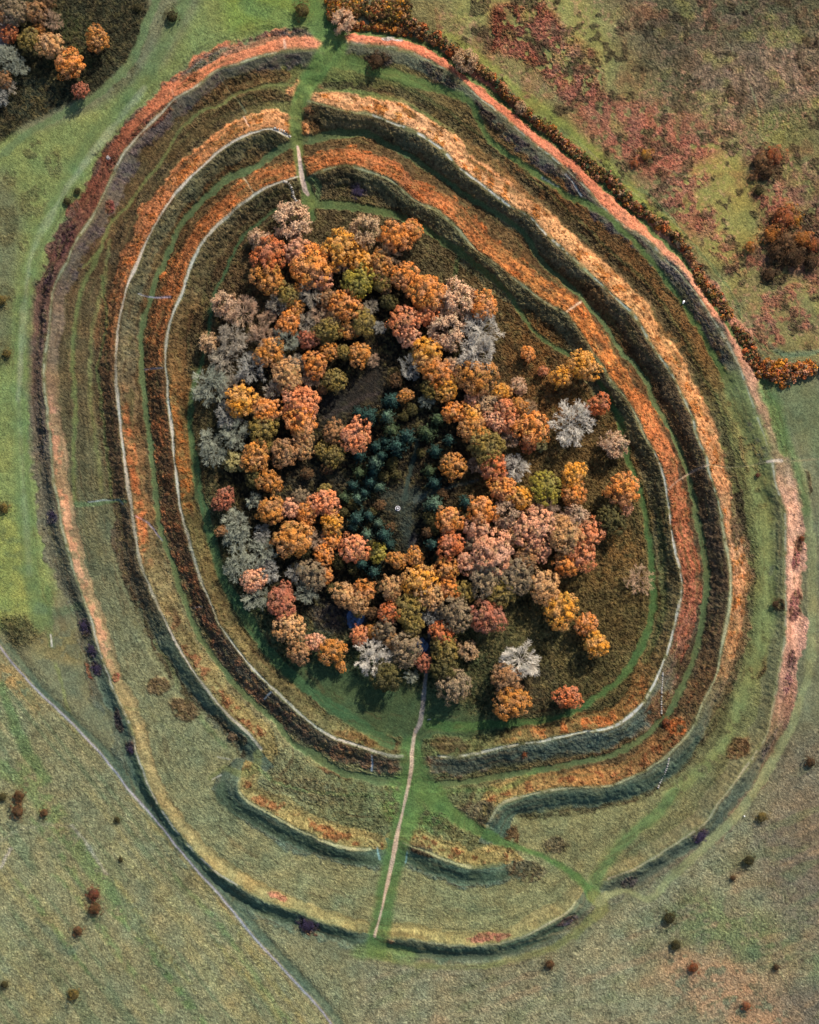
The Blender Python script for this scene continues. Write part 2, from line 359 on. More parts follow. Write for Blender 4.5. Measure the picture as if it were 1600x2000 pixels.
# north-east heath
poly([(640,-400),(2000,-400),(2000,740),(1500,705),(1450,660),(1380,540),(1300,430),(1200,340),(1080,230),(960,150),(850,85),(800,30)], (128,120,78), soft=10, rough=.2, clump=.05)
poly([(1180,-80),(1700,-80),(1700,260),(1480,250),(1330,200),(1240,100)], (112,96,78), soft=36, a=.95, rough=.34, clump=.12)
poly([(1240,-80),(1700,-60),(1700,110),(1420,90),(1260,60)], (84,86,60), soft=24, a=.8, lo=.42, clump=.3)
poly([(1250,40),(1330,60),(1370,130),(1330,180),(1270,130)], (74,70,52), soft=16, a=.8, lo=.42)
poly([(1340,130),(1480,90),(1600,60),(1600,180),(1440,180),(1380,200)], (150,124,102), soft=24, a=.6, lo=.5)
poly([(1160,200),(1260,190),(1400,240),(1560,190),(1600,260),(1420,260),(1340,240),(1260,280),(1190,300)], (118,82,66), soft=14, a=.8, lo=.42, rough=.3, clump=.4)
poly([(860,-60),(1060,-60),(1180,40),(1200,140),(1160,180),(1050,150),(960,60),(900,40)], (142,142,84), soft=16, a=.85, rough=.1)
poly([(1040,190),(1100,220),(1180,300),(1260,380),(1340,470),(1330,490),(1190,330),(1080,240)], (124,132,66), soft=6, a=.9, rough=.06)
poly([(1350,270),(1450,290),(1480,400),(1470,480),(1400,520),(1330,450),(1330,330)], (152,146,80), soft=14, a=.8, rough=.1)
poly([(1460,220),(1600,200),(1600,260),(1560,340),(1480,260)], (112,116,70), soft=14, a=.7)
poly([(1480,560),(1600,500),(1600,700),(1500,690),(1450,620)], (132,124,78), soft=10, a=.8, rough=.12)
poly([(960,10),(1060,0),(1110,60),(1170,110),(1180,190),(1110,200),(1050,140),(1000,110),(950,100)], (140,74,58), soft=6, a=.95, lo=.36, rough=.5, clump=.95)
poly([(1110,180),(1180,190),(1290,210),(1400,250),(1420,300),(1330,310),(1330,390),(1400,420),(1380,480),(1320,440),(1270,360),(1200,310),(1120,240)], (152,96,76), soft=12, a=.85, lo=.42, rough=.26, clump=.3)
poly([(1180,255),(1260,235),(1350,262),(1400,300),(1330,330),(1300,345),(1260,330),(1210,300)], (162,100,80), soft=8, a=.95, lo=.34, rough=.3, clump=.4)
poly([(1450,270),(1540,300),(1640,380),(1640,520),(1560,540),(1470,540),(1480,430),(1510,360),(1450,310)], (132,92,76), soft=8, a=.9, lo=.38, rough=.3, clump=.4)
for e in [(1050,55,50,30,20),(1015,95,40,24,0),(1110,125,50,54,30),(1140,190,56,24,10),(1330,390,34,38,0),(1350,350,40,20,0),(1410,480,26,30,0),(1500,370,36,54,-30),(1555,450,66,52,0),(1450,520,40,24,0),(1520,590,44,24,0),(1490,650,24,44,-25),(1560,625,44,22,0),(1585,540,20,40,0),(1380,430,24,32,0),(1550,565,20,12,0),(1510,640,10,40,-30)]:
    blob(*e[:4], (154,96,78), rot=e[4], a=.85, lo=.44, rough=.32, clump=.5)
blob(1245,262,70,22,(132,84,72),rot=12,a=.5,lo=.5,rough=.3,clump=.3)
m_ = inpoly([(830,-90),(1700,-90),(1700,700),(1500,690),(1400,560),(1200,350),(860,90)]); q_ = fbm(44, 78, 4)
lay(m_ * sstep((q_ - .58) / .2) * .45, (146,96,70), clump=.4); lay(m_ * sstep((.46 - q_) / .22) * .6, (142,138,78)); q_ = fbm(26, 79, 3)
lay(m_ * sstep((q_ - .61) / .08) * .75, (74,62,46), clump=.5, rough=.35)
blob(1552,468,62,58,(72,56,44),a=.85,lo=.34,rough=.5,clump=.9); blob(1510,540,30,18,(76,60,48),a=.8,lo=.36,rough=.4,clump=.8); blob(1500,320,34,40,(86,64,50),a=.8,lo=.36,rough=.4,clump=.8); blob(1290,150,60,40,(86,82,58),rot=20,a=.7,lo=.4,rough=.35,clump=.3); blob(1340,200,30,20,(74,66,50),a=.7,lo=.4,clump=.4)
m_ = inpoly([(600,-90),(1700,-90),(1700,700),(1500,690),(1400,560),(1200,350),(860,90)]) ; m_ = m_ * sstep((vnoise(5.5, 77) - .66) / .12) * sstep((N_A - .38) / .2)
lay(m_ * .35, (180,132,108)); m_ = None
stroke([(840,50),(900,85),(960,130),(1030,195),(1100,262),(1160,312),(1215,360),(1270,408),(1330,455)], [10,14,16,22,34,40,30,14,8], (138,146,72), a=.7, soft=12, rough=.05, lo=.36)
stroke([(1100,470),(1210,350),(1280,395),(1420,560),(1455,640),(1490,680),(1540,695),(1610,688)][1:], 5, (108,124,78), a=.7, soft=4)
stroke([(1500,672),(1530,694),(1570,690),(1640,680)], 10, (100,128,100), a=.6, soft=8)
# belt between the outer and the middle bank
zo = blur(inpoly(ring_out), 2); zm = blur(inpoly(ring_mid), 2); zi = blur(inpoly(ring_in), 2)
lay(zo, az_field([(0,(118,108,68)),(20,(130,94,58)),(65,(130,94,54)),(78,(118,114,70)),(110,(112,118,72)),(135,(110,110,76)),(165,(126,128,90)),(215,(126,130,95)),(240,(116,120,90)),(265,(96,98,72)),(285,(92,84,60)),(310,(92,74,50)),(335,(96,84,54)),(350,(112,118,66))]), rough=.2)
lay(zo * az_field([(0,.25),(15,1),(66,1),(80,.3),(130,.25),(240,.2),(270,.5),(335,.6),(348,.1)], True) * .8, C, clump=.6, rough=.25)
# belt between the middle and the inner bank
lay(zm, az_field([(0,(98,76,48)),(40,(96,72,44)),(80,(78,66,50)),(120,(74,64,50)),(150,(100,84,56)),(172,(108,116,78)),(190,(106,116,80)),(215,(124,120,88)),(240,(112,108,78)),(262,(90,82,58)),(285,(88,70,48)),(330,(104,78,48))]), rough=.3, clump=.5)
# the enclosed interior
lay(zi, az_field([(0,(82,74,50)),(40,(92,72,44)),(70,(104,80,46)),(100,(92,78,46)),(130,(84,74,44)),(155,(66,72,46)),(185,(60,78,50)),(220,(62,78,52)),(250,(66,72,48)),(290,(74,68,46)),(320,(82,66,44))]), rough=.4, clump=.7)
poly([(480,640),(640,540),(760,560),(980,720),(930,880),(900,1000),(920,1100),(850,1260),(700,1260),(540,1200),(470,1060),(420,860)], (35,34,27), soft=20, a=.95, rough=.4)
poly([(900,460),(1060,600),(1150,700),(1120,800),(1010,720),(960,560),(880,500)], (124,86,42), soft=22, a=.55, lo=.4)
poly([(1150,1000),(1260,1040),(1270,1150),(1180,1160),(1140,1080)], (122,92,52), soft=18, a=.7, lo=.42)
poly([(985,690),(1090,690),(1130,790),(1060,860),(990,760)], (128,84,44), soft=18, a=.5, lo=.42)
poly([(500,1300),(600,1290),(760,1330),(830,1350),(920,1390),(1000,1420),(900,1452),(830,1500),(790,1490),(720,1440),(620,1410),(540,1350)], (64,88,56), soft=12, a=.9, rough=.06, clump=0)
poly([(560,1300),(720,1350),(800,1410),(730,1430),(620,1380)], (66,84,52), soft=14, a=.6, lo=.42)
poly([(985,1290),(1090,1300),(1080,1400),(960,1400)], (62,56,42), soft=16, a=.7)

# --- cover on the slopes, by side of each crest; sun and shade partly painted in
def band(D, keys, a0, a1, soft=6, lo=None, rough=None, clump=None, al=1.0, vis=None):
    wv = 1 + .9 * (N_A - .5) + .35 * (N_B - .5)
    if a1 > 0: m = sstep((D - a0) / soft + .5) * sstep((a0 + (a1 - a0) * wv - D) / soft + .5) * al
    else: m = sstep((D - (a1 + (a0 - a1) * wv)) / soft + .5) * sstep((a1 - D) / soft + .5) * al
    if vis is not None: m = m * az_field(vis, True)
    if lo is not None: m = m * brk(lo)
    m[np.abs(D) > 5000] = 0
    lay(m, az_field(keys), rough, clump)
# outer bank
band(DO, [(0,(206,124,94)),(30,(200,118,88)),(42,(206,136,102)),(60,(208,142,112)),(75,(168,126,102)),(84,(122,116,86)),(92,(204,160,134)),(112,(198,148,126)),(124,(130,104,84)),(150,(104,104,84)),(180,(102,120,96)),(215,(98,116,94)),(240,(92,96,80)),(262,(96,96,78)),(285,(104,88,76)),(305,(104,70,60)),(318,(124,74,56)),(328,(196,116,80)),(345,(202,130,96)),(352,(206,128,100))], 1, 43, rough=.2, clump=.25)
band(DO, [(0,(92,74,66)),(60,(100,76,64))], 36, 46, lo=.50, rough=.3, clump=.5, vis=[(0,.9),(70,.9),(80,0),(290,0),(300,.8),(350,.9)])
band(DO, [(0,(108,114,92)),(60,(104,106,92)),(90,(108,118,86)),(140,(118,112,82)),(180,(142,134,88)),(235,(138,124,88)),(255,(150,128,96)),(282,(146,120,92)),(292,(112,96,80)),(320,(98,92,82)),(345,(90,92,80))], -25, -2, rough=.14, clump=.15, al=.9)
band(DO, [(0,(86,74,74)),(60,(80,72,70))], -30, -8, lo=.5, rough=.25, clump=.4, vis=[(10,0),(16,1),(66,1),(74,0),(296,0),(302,.8),(344,.8),(350,0)])
band(DO, [(0,(186,128,100)),(262,(188,140,108)),(275,(192,134,100)),(285,(170,120,104))], -16, -3, lo=.44, rough=.12, vis=[(236,0),(244,.85),(280,.9),(286,0)], soft=4)  # sunlit inner slope on the west, painted as an orange strip
# middle bank
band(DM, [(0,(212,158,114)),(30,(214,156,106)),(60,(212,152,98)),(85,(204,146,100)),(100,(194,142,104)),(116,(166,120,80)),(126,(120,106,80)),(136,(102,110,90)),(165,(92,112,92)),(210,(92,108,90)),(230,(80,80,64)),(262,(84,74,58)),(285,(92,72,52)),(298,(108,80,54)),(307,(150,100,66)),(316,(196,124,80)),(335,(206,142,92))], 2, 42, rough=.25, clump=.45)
band(DM, [(0,(184,116,58)),(80,(186,114,60)),(320,(184,108,56))], 4, 36, lo=.60, rough=.35, clump=.7, vis=[(0,1),(110,1),(124,0),(290,0),(300,.25),(312,1),(345,1)])
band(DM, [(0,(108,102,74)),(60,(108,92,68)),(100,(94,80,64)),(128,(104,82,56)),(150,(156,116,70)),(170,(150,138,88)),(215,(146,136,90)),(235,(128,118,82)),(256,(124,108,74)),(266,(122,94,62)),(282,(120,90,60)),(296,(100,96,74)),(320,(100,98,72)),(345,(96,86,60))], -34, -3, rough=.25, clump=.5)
band(DM, [(160,(124,76,46)),(200,(122,78,48)),(230,(110,72,50))], -24, -6, lo=.53, rough=.4, clump=.9, vis=[(120,0),(128,.9),(238,.9),(245,0)])
band(DM, [(270,(176,108,66))], -19, -5, lo=.47, rough=.3, clump=.6, vis=[(252,0),(258,1),(284,1),(290,0)])  # orange painted where the sun strikes the western inner slope
# inner bank
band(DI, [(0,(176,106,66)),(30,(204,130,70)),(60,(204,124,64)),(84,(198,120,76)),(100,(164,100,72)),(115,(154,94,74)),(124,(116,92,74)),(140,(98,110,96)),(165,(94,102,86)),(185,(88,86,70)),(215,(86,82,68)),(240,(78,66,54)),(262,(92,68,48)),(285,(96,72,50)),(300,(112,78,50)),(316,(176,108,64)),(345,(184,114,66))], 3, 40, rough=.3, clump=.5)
band(DI, [(0,(98,78,50)),(60,(96,70,42)),(110,(80,66,50)),(300,(96,72,44))], 37, 72, rough=.3, clump=.5, al=.9, vis=[(0,1),(95,1),(110,0),(300,0),(312,.8),(345,1)])
band(DI, [(0,(180,102,54)),(70,(184,106,50)),(110,(150,88,66)),(320,(180,104,52))], 6, 42, lo=.56, rough=.4, clump=.8, vis=[(0,1),(118,1),(128,.2),(270,.3),(300,.4),(314,1),(345,1)])
SF = [(120,0),(132,.9),(236,.9),(246,0)]
band(DM, [(135,(92,104,84)),(165,(84,110,86)),(210,(84,104,84))], 3, 36, rough=.14, clump=.08, vis=SF)
band(DO, [(140,(96,108,86)),(180,(88,112,88)),(215,(88,110,90))], 3, 28, rough=.12, clump=.05, vis=SF)
band(DI, [(140,(88,104,90)),(165,(84,98,80))], 4, 36, rough=.2, clump=.2, vis=[(122,0),(130,.8),(166,.7),(176,0)])
for D_, o_ in ((DI, 20), (DI, 34), (DM, 30)):
    band(D_, [(0,(92,66,40)),(90,(96,62,42)),(180,(80,70,52)),(320,(96,66,40))], o_ - 5, o_ + 4, lo=.52, rough=.3, clump=.3, al=.75, vis=[(0,1),(112,1),(125,0),(296,0),(305,1)])
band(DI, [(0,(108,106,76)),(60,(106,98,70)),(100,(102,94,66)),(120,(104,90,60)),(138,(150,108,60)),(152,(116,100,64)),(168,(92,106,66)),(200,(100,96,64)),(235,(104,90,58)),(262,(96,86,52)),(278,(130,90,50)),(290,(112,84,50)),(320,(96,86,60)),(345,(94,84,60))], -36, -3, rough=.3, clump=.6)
band(DI, [(260,(160,98,48))], -26, -4, lo=.50, rough=.4, clump=.9, vis=[(262,0),(268,1),(288,.9),(296,0)])
band(DI, [(150,(178,104,56))], -24, -6, lo=.5, rough=.3, clump=.8, vis=[(128,0),(134,1),(147,1),(155,.3),(165,0)])
stroke(OM_E, [16] * 8 + [22] * 12 + [18] * 6 + [12] * 7, (72,68,48), a=.8, soft=6, lo=.36, rough=.35, clump=.5)
stroke([(x + 9, y - 12) for x, y in OM_E[2:19]], 5, (104,112,66), a=.6, soft=4)
stroke(OM_W, [12] * 6 + [14] * 10 + [15] * 9, (72,62,46), a=.75, soft=7, lo=.42, rough=.4, clump=.6)
stroke([(385,212),(450,170),(500,154),(556,147)], [16,26,28,24], (104,80,50), a=.85, soft=5, rough=.35, clump=.7)
stroke([(352,262),(400,228),(460,200),(520,186),(566,189)], [14,18,22,22,16], (92,74,48), a=.85, soft=5, rough=.35, clump=.7)
stroke([(356,330),(392,300),(440,270),(480,236)], 8, (84,68,48), a=.6, soft=6, lo=.4)
DG = (68,92,70)
stroke([(746,1848),(834,1861),(918,1863),(1002,1852),(1070,1823),(1130,1784)], [22,26,26,26,24,12], DG, a=.8, soft=8, rough=.08, clump=.05)
stroke([(690,1834),(608,1808),(530,1781),(472,1752),(405,1700),(337,1633),(290,1562),(268,1490)], [14,22,24,22,22,24,24,18], DG, a=.75, soft=8, rough=.08, clump=.05)
stroke([(432,1535),(440,1562),(472,1584),(540,1620),(597,1645),(665,1672),(735,1682)], [20,26,26,26,26,24,18], DG, a=.8, soft=8, rough=.1, clump=.1)
stroke([(800,1675),(867,1699),(935,1714),(990,1708)], [20,24,22,12], DG, a=.8, soft=8, rough=.1, clump=.1)
stroke([(1195,1738),(1246,1712),(1316,1667),(1374,1627),(1428,1560),(1470,1508)], [24,28,28,28,26,18], (80,92,76), a=.75, soft=8, rough=.12, clump=.1)
stroke([(966,1612),(990,1586),(1070,1566),(1195,1555),(1262,1530),(1323,1494),(1365,1440)], [12,24,30,32,30,24,12], (72,96,78), a=.8, soft=8, rough=.1, clump=.1)
stroke([(850,1496),(935,1492),(1060,1470),(1188,1446),(1250,1412)], [20,26,30,30,16], (72,92,78), a=.6, soft=8, rough=.15, clump=.2)
# patches of heather, thin scrub and bare ground on the banks
for x, y, rx, ry, ro, col in [(740,118,28,13,4,(78,68,66)),(860,150,44,14,35,(80,72,68)),(955,232,46,11,42,(84,68,64)),(1110,352,44,16,40,(86,72,72)),(1330,560,70,20,54,(88,80,78)),(1400,660,50,20,62,(92,86,80)),
    (590,62,46,10,-4,(84,78,76)),(400,120,50,9,-32,(86,82,80)),(185,290,10,14,0,(78,60,58)),(130,470,36,16,-62,(84,56,58)),(96,545,12,34,10,(66,48,54)),(88,640,8,50,0,(84,66,62)),(84,850,10,40,0,(78,72,70)),(102,1010,12,14,0,(64,60,72)),
    (1555,1090,9,24,8,(140,82,80)),(1552,1180,15,32,4,(124,76,76)),(1545,1290,12,20,12,(100,68,72)),(1536,1330,9,24,8,(142,98,98)),(1500,1450,8,36,28,(104,92,86)),
    (700,372,17,11,25,(96,84,82)),(168,1225,13,20,-14,(62,54,70)),(182,1272,10,14,-10,(60,54,72)),(188,1305,10,16,-15,(60,54,74)),(172,1310,4,18,-20,(140,84,70)),(232,1405,9,26,-14,(78,66,70)),(258,1460,10,14,0,(62,56,66)),
    (602,1805,24,12,22,(64,58,76)),(605,1822,16,4,28,(112,76,66)),(1366,1632,18,14,-42,(74,62,82)),(1110,1798,22,9,-25,(82,74,88)),(1230,1722,16,10,-32,(90,84,84)),(541,1748,20,6,20,(160,108,88)),(955,1828,40,7,-4,(174,118,100)),(228,1323,8,8,0,(140,78,64)),
    (450,100,30,6,-20,(190,120,96)),(300,240,60,13,-42,(112,68,54)),(225,322,12,20,20,(116,68,54)),(768,76,20,7,6,(206,200,196)),(215,308,5,4,0,(206,200,200)),(215,407,8,14,0,(126,70,66)),(370,160,26,9,-36,(170,92,62)),
    (830,1660,30,9,14,(70,66,56)),(470,1440,16,9,30,(76,72,66)),(660,1510,40,7,20,(104,72,50)),(765,1452,20,9,12,(92,78,52)),(700,1440,50,10,18,(100,80,50)),(880,1455,38,16,0,(88,74,50)),(1290,1385,30,36,20,(110,78,52)),(1320,1420,18,16,0,(190,104,54)),(1440,1010,16,60,0,(80,70,54)),(1480,1300,16,30,15,(96,74,50)),(1440,1460,30,20,-30,(108,78,52)),(1495,1180,10,10,0,(86,66,50)),(1520,1180,12,12,0,(84,66,50)),(1470,900,20,60,-20,(118,96,60)),
    (1030,1700,40,20,10,(100,94,72)),(930,1590,46,26,-10,(98,92,72)),(1000,1640,14,26,8,(110,80,52)),(1085,1650,26,16,0,(92,88,68)),(310,1340,24,20,0,(104,86,62)),(360,1385,30,20,30,(96,80,58)),(350,1700,0.1,0.1,0,(96,80,58)),(620,1545,60,26,14,(104,106,78)),
    (1560,1065,8,16,0,(104,74,54)),(1575,950,10,30,0,(98,86,64)),(760,1835,10,6,0,(150,120,92))]:
    blob(x, y, rx, ry, col, rot=ro, a=.88, lo=.30, rough=.32, clump=.75)
for x, y, rx, ry, ro in [(605,62,40,7,-4),(480,85,70,8,-18),(400,118,60,8,-34)]:
    blob(x, y + 6, rx, ry, (84,98,80), rot=ro, a=.5)
poly([(0,1205),(50,1200),(95,1230),(60,1262),(20,1270)], (84,84,56), soft=6, a=.8, rough=.4, clump=.8)
poly([(0,1290),(30,1310),(80,1370),(80,1400),(40,1365),(0,1330)], (160,130,80), soft=8, a=.75, lo=.4)
poly([(55,1245),(150,1225),(165,1300),(120,1290),(70,1290)], (128,116,72), soft=10, a=.6, lo=.4)

# --- mown and trodden grass
GP = (84,106,68); GD = (62,108,66); GL = (120,134,76)
stroke([(-90,340),(-10,310),(40,272),(90,240),(150,208),(215,165),(255,120),(290,40),(330,-60)], [16,14,14,12,14,14,14,16,16], (98,122,80), a=.85, soft=6, rough=.05, clump=0)
stroke([(380,-60),(345,40),(290,140),(235,215),(185,275),(140,350),(100,420),(66,500),(48,580),(42,680),(40,780),(44,900),(50,1000),(60,1120),(80,1220)], [26,28,30,36,38,34,32,30,34,36,34,34,34,34,26], (100,126,78), a=.75, soft=18, rough=.04, clump=0)
stroke([(280,170),(235,230),(180,300),(130,370),(88,440),(62,500),(50,580),(42,680),(36,780)], 12, (168,178,150), a=.42, soft=10, fine=True)
stroke([(36,760),(40,850),(46,950),(52,1050),(58,1120)], 10, (140,156,116), a=.4, soft=10, fine=True)
stroke([(560,-60),(600,10),(630,50),(655,85),(640,110),(610,150),(590,185),(580,220),(578,262),(582,290)], [40,44,50,48,44,40,34,26,22,16], (88,124,66), a=.95, soft=12, rough=.03, clump=0)
stroke([(480,10),(560,34),(620,50)], [30,30,30], (96,124,70), a=.7, soft=14)
stroke([(640,112),(700,128),(770,148),(830,168),(870,176),(920,205),(942,250),(960,275),(1010,315),(1060,348),(1110,385),(1140,398),(1190,430),(1240,480),(1290,535),(1330,590),(1370,655),(1400,710),(1425,752)], [34,26,24,20,16,12,10,10,10,10,12,14,10,10,9,9,10,12,20], (92,122,66), a=.92, soft=6, rough=.03, clump=0)
stroke([(1425,745),(1450,800),(1475,860),(1480,920),(1492,1000),(1498,1080),(1500,1160),(1494,1230),(1470,1310),(1440,1390),(1420,1440),(1385,1490),(1320,1545),(1280,1590),(1200,1660),(1160,1730)], [40,44,46,44,34,30,34,30,26,22,20,24,30,26,22,30], (118,130,80), a=.85, soft=16, lo=.34, rough=.05, clump=0)
stroke([(1320,1545),(1280,1590),(1240,1625),(1200,1665),(1165,1720),(1160,1752)], [16,20,18,15,20,26], (90,122,74), a=.78, soft=8, rough=.04)
stroke([(1160,1750),(1120,1710),(1075,1680),(1010,1655),(960,1635),(900,1600),(850,1560),(820,1535)], [24,13,10,13,22,26,32,34], (82,122,66), a=.92, soft=8, rough=.04, clump=0)
stroke([(1160,1750),(1175,1775),(1150,1800),(1080,1850),(980,1880),(880,1888),(780,1880),(740,1862)], [24,26,18,14,12,12,12,14], (124,130,80), a=.75, soft=8, rough=.05)
stroke([(1170,1760),(1220,1740),(1270,1755),(1310,1715),(1370,1660),(1440,1590),(1490,1520),(1540,1430),(1570,1350),(1584,1280),(1588,1180),(1584,1060),(1572,960),(1560,900)], [20,8,14,16,16,18,18,16,14,16,18,18,16,14], (136,142,100), a=.85, soft=6, rough=.04, clump=0)
stroke([(1500,760),(1530,850),(1552,905),(1575,1000)], [40,24,18,16], (94,122,74), a=.75, soft=12)
stroke([(1530,770),(1570,800),(1640,860)], [80,100,120], (96,112,72), a=.5, soft=40)
stroke(MI_W, [14] * 5 + [11] * 24 + [16] * 4, GP, a=.95, soft=4, rough=.03, clump=0)
stroke(MI_E, [24,16,12,14] + [12] * 12 + [10] * 15 + [12, 12, 12, 16, 18, 18], (84,104,66), a=.95, soft=4, rough=.03, clump=0)
stroke([(614,176),(672,178),(732,182),(783,200),(834,225),(884,258)], 8, (82,104,58), a=.7, soft=5)
stroke(OD_NE, [12,14,14,12] + [11] * 11, (72,108,58), a=.92, soft=5, rough=.03, clump=0)
stroke([(1489,745),(1510,800),(1530,880)], [16,24,20], (92,120,70), a=.85, soft=8)
stroke([(572,166),(520,168),(470,181),(430,205),(390,222),(350,255),(320,310),(285,355),(250,400),(215,440),(195,490),(165,520)], 6, (112,122,72), a=.75, soft=4, rough=.04, clump=0)
stroke([(195,490),(172,540),(160,570),(146,640),(144,720),(148,800),(144,880),(146,960),(150,985)], 8, (104,124,72), a=.65, soft=6, rough=.06, clump=0)
stroke([(216,470),(200,560),(180,640),(176,720),(178,800),(190,880),(200,960)], 7, (116,124,76), a=.5, soft=6, clump=0)
stroke([(198,540),(208,630),(192,720),(205,850),(220,980)], 6, (88,116,66), a=.5, soft=5)
stroke([(600,400),(680,402),(740,412),(800,432),(870,475),(930,520),(990,570),(1030,630),(1070,670),(1110,692),(1125,700)], [18,16,14,12,14,12,10,8,8,9,10], (82,106,62), a=.9, soft=5, rough=.03, clump=0)
stroke([(905,490),(895,510),(888,545)], 8, (84,104,60), a=.7, soft=5)
stroke([(560,395),(520,420),(470,470),(440,530),(418,580),(408,640),(396,700),(378,760),(372,830),(382,920),(400,1000),(420,1080),(445,1145),(490,1220),(540,1290),(600,1345),(680,1400),(760,1450)], [6,6,7,7,8,8,8,10,12,16,18,16,18,22,20,20,22,24], (58,96,60), a=.88, soft=6, rough=.04, clump=0)
stroke([(1170,750),(1195,790),(1212,830),(1222,880),(1240,930),(1258,990),(1268,1060),(1276,1140),(1274,1200),(1254,1260),(1225,1310),(1180,1350),(1100,1398),(1000,1412),(900,1420),(840,1416)], [8,10,16,14,10,12,12,14,14,18,16,12,12,14,20,26], (66,104,56), a=.88, soft=6, rough=.04, clump=0)
stroke([(1290,1000),(1292,1090),(1296,1150),(1288,1220),(1262,1290)], 14, (66,92,52), a=.5, soft=8)
stroke([(610,352),(622,365),(618,390),(600,405)], [12,10,12,18], (88,112,70), a=.85, soft=5, clump=0)
stroke([(600,372),(604,395),(606,425)], [20,26,22], (74,106,62), a=.9, soft=8, rough=.04, clump=0)
stroke([(850,1560),(830,1535),(812,1500),(800,1460),(806,1560),(780,1640),(760,1720),(745,1800),(735,1850)], [50,46,44,40,50,44,40,38,44], (78,116,64), a=.88, soft=14, rough=.04, clump=0)
stroke([(790,1530),(770,1580),(800,1600),(860,1600)], 46, (88,128,68), a=.75, soft=24, lo=.4)
stroke([(700,1860),(745,1858),(800,1868)], 30, (96,126,72), a=.7, soft=16)
stroke([(150,985),(190,982),(230,976),(250,980)], [10,9,8,5], (86,116,78), a=.8, soft=5, clump=0)
stroke([(80,1190),(110,1195),(140,1188),(180,1175)], [26,20,16,10], (88,110,78), a=.6, soft=10)
stroke([(96,1150),(98,1220),(102,1260)], 12, (92,118,70), a=.6, soft=8)
stroke([(110,1300),(124,1350),(140,1400),(150,1430)], 7, (124,132,82), a=.7, soft=5)
stroke([(505,1470),(500,1500),(470,1510),(440,1500),(410,1520)], [16,16,14,10,6], (112,126,80), a=.7, soft=6)
stroke([(240,1375),(300,1400),(340,1430),(400,1470)], 5, (122,128,88), a=.5, soft=5)
stroke([(390,1400),(410,1425),(440,1460)], 8, (96,118,76), a=.6, soft=6)
stroke([(300,1250),(330,1300),(350,1345)], 7, (96,116,78), a=.5, soft=5)
stroke([(1060,1500),(985,1540),(900,1545),(840,1560)], 10, (80,116,64), a=.6, soft=8)
stroke([(505,1505),(560,1535),(640,1550),(740,1552)], 7, (88,120,74), a=.6, soft=5)
# old furrows running down to the south-east, and grazing drifts
sw = blur(inpoly([(-400,1290),(60,1330),(320,1640),(720,2060),(760,2400),(-400,2400)]), 16)
fu = vnoise(9, 91, None, None, 1.0, 14.0, -38) * .6 + vnoise(22, 92, None, None, 1.0, 8.0, -38) * .4
lay(sw * sstep((fu - .58) / .12) * .55, (142,138,96)); lay(sw * sstep((.40 - fu) / .12) * .5, (92,112,80))
se = blur(inpoly([(720,1890),(1120,1870),(1480,1640),(1620,1420),(2000,1400),(2000,2400),(740,2400)]), 20)
fu = vnoise(16, 93, None, None, 1.0, 7.0, 70) * .5 + fbm(50, 94, 3) * .5
lay(se * sstep((fu - .56) / .12) * .5, (146,128,100)); lay(se * sstep((.42 - fu) / .12) * .45, (102,112,78)); fu = sw = se = None
# meadow stripes south-west
for i, (x, y, L) in enumerate([(150,1640,260),(100,1700,240),(30,1720,160),(250,1560,420),(330,1700,300),(200,1760,300),(420,1840,260),(300,1880,200),(60,1600,120)]):
    stroke([(x, y), (x + L * .33, y + L * .36), (x + L * .62, y + L * .78), (x + L * .9, y + L * 1.15)], [6, 12, 14, 6], [(134,128,82), (96,124,76), (90,122,72)][i % 3], a=.6, soft=10, lo=.42)
stroke([(0,1500),(50,1520),(110,1600),(170,1680),(220,1750),(240,1800)], [40,44,46,30,26,16], (94,124,74), a=.6, soft=14, lo=.38)
stroke([(0,1340),(24,1400),(50,1460),(90,1520)], [20,22,26,20], (86,120,72), a=.7, soft=12)
stroke([(75,1800),(105,1830),(130,1858),(150,1850)], [12,16,20,10], (84,104,84), a=.6, soft=10)
stroke([(0,1640),(40,1622),(90,1612),(140,1614)], 5, (150,146,116), a=.5, soft=5)
stroke([(140,1612),(165,1640),(190,1680),(210,1705)], 6, (150,146,130), a=.65, soft=5)
stroke([(0,1695),(10,1675),(22,1655)], 6, (170,164,150), a=.7, soft=4)
tr = random.Random(4)
for k in range(26):
    x, y = [(tr.uniform(-20, 520), tr.uniform(1420, 1960)), (tr.uniform(760, 1560), tr.uniform(1860, 1990)), (tr.uniform(1250, 1600), tr.uniform(1620, 1900)), (tr.uniform(1000, 1580), tr.uniform(0, 420)), (tr.uniform(330, 700), tr.uniform(1640, 1780))][k % 5]
    an = rad([52, -12, 30, 35, 20][k % 5] + tr.uniform(-22, 22)); pts = [(x, y)]
    for q in range(6): an += tr.uniform(-.22, .22); x += math.cos(an) * 34; y += math.sin(an) * 34; pts.append((x, y))
    stroke(pts, [1, 2.6, 3, 2.4, 3, 2.4, 1], [(150,146,112), (84,84,60), (140,144,104)][k % 3], a=.5, soft=3.5, fine=True)
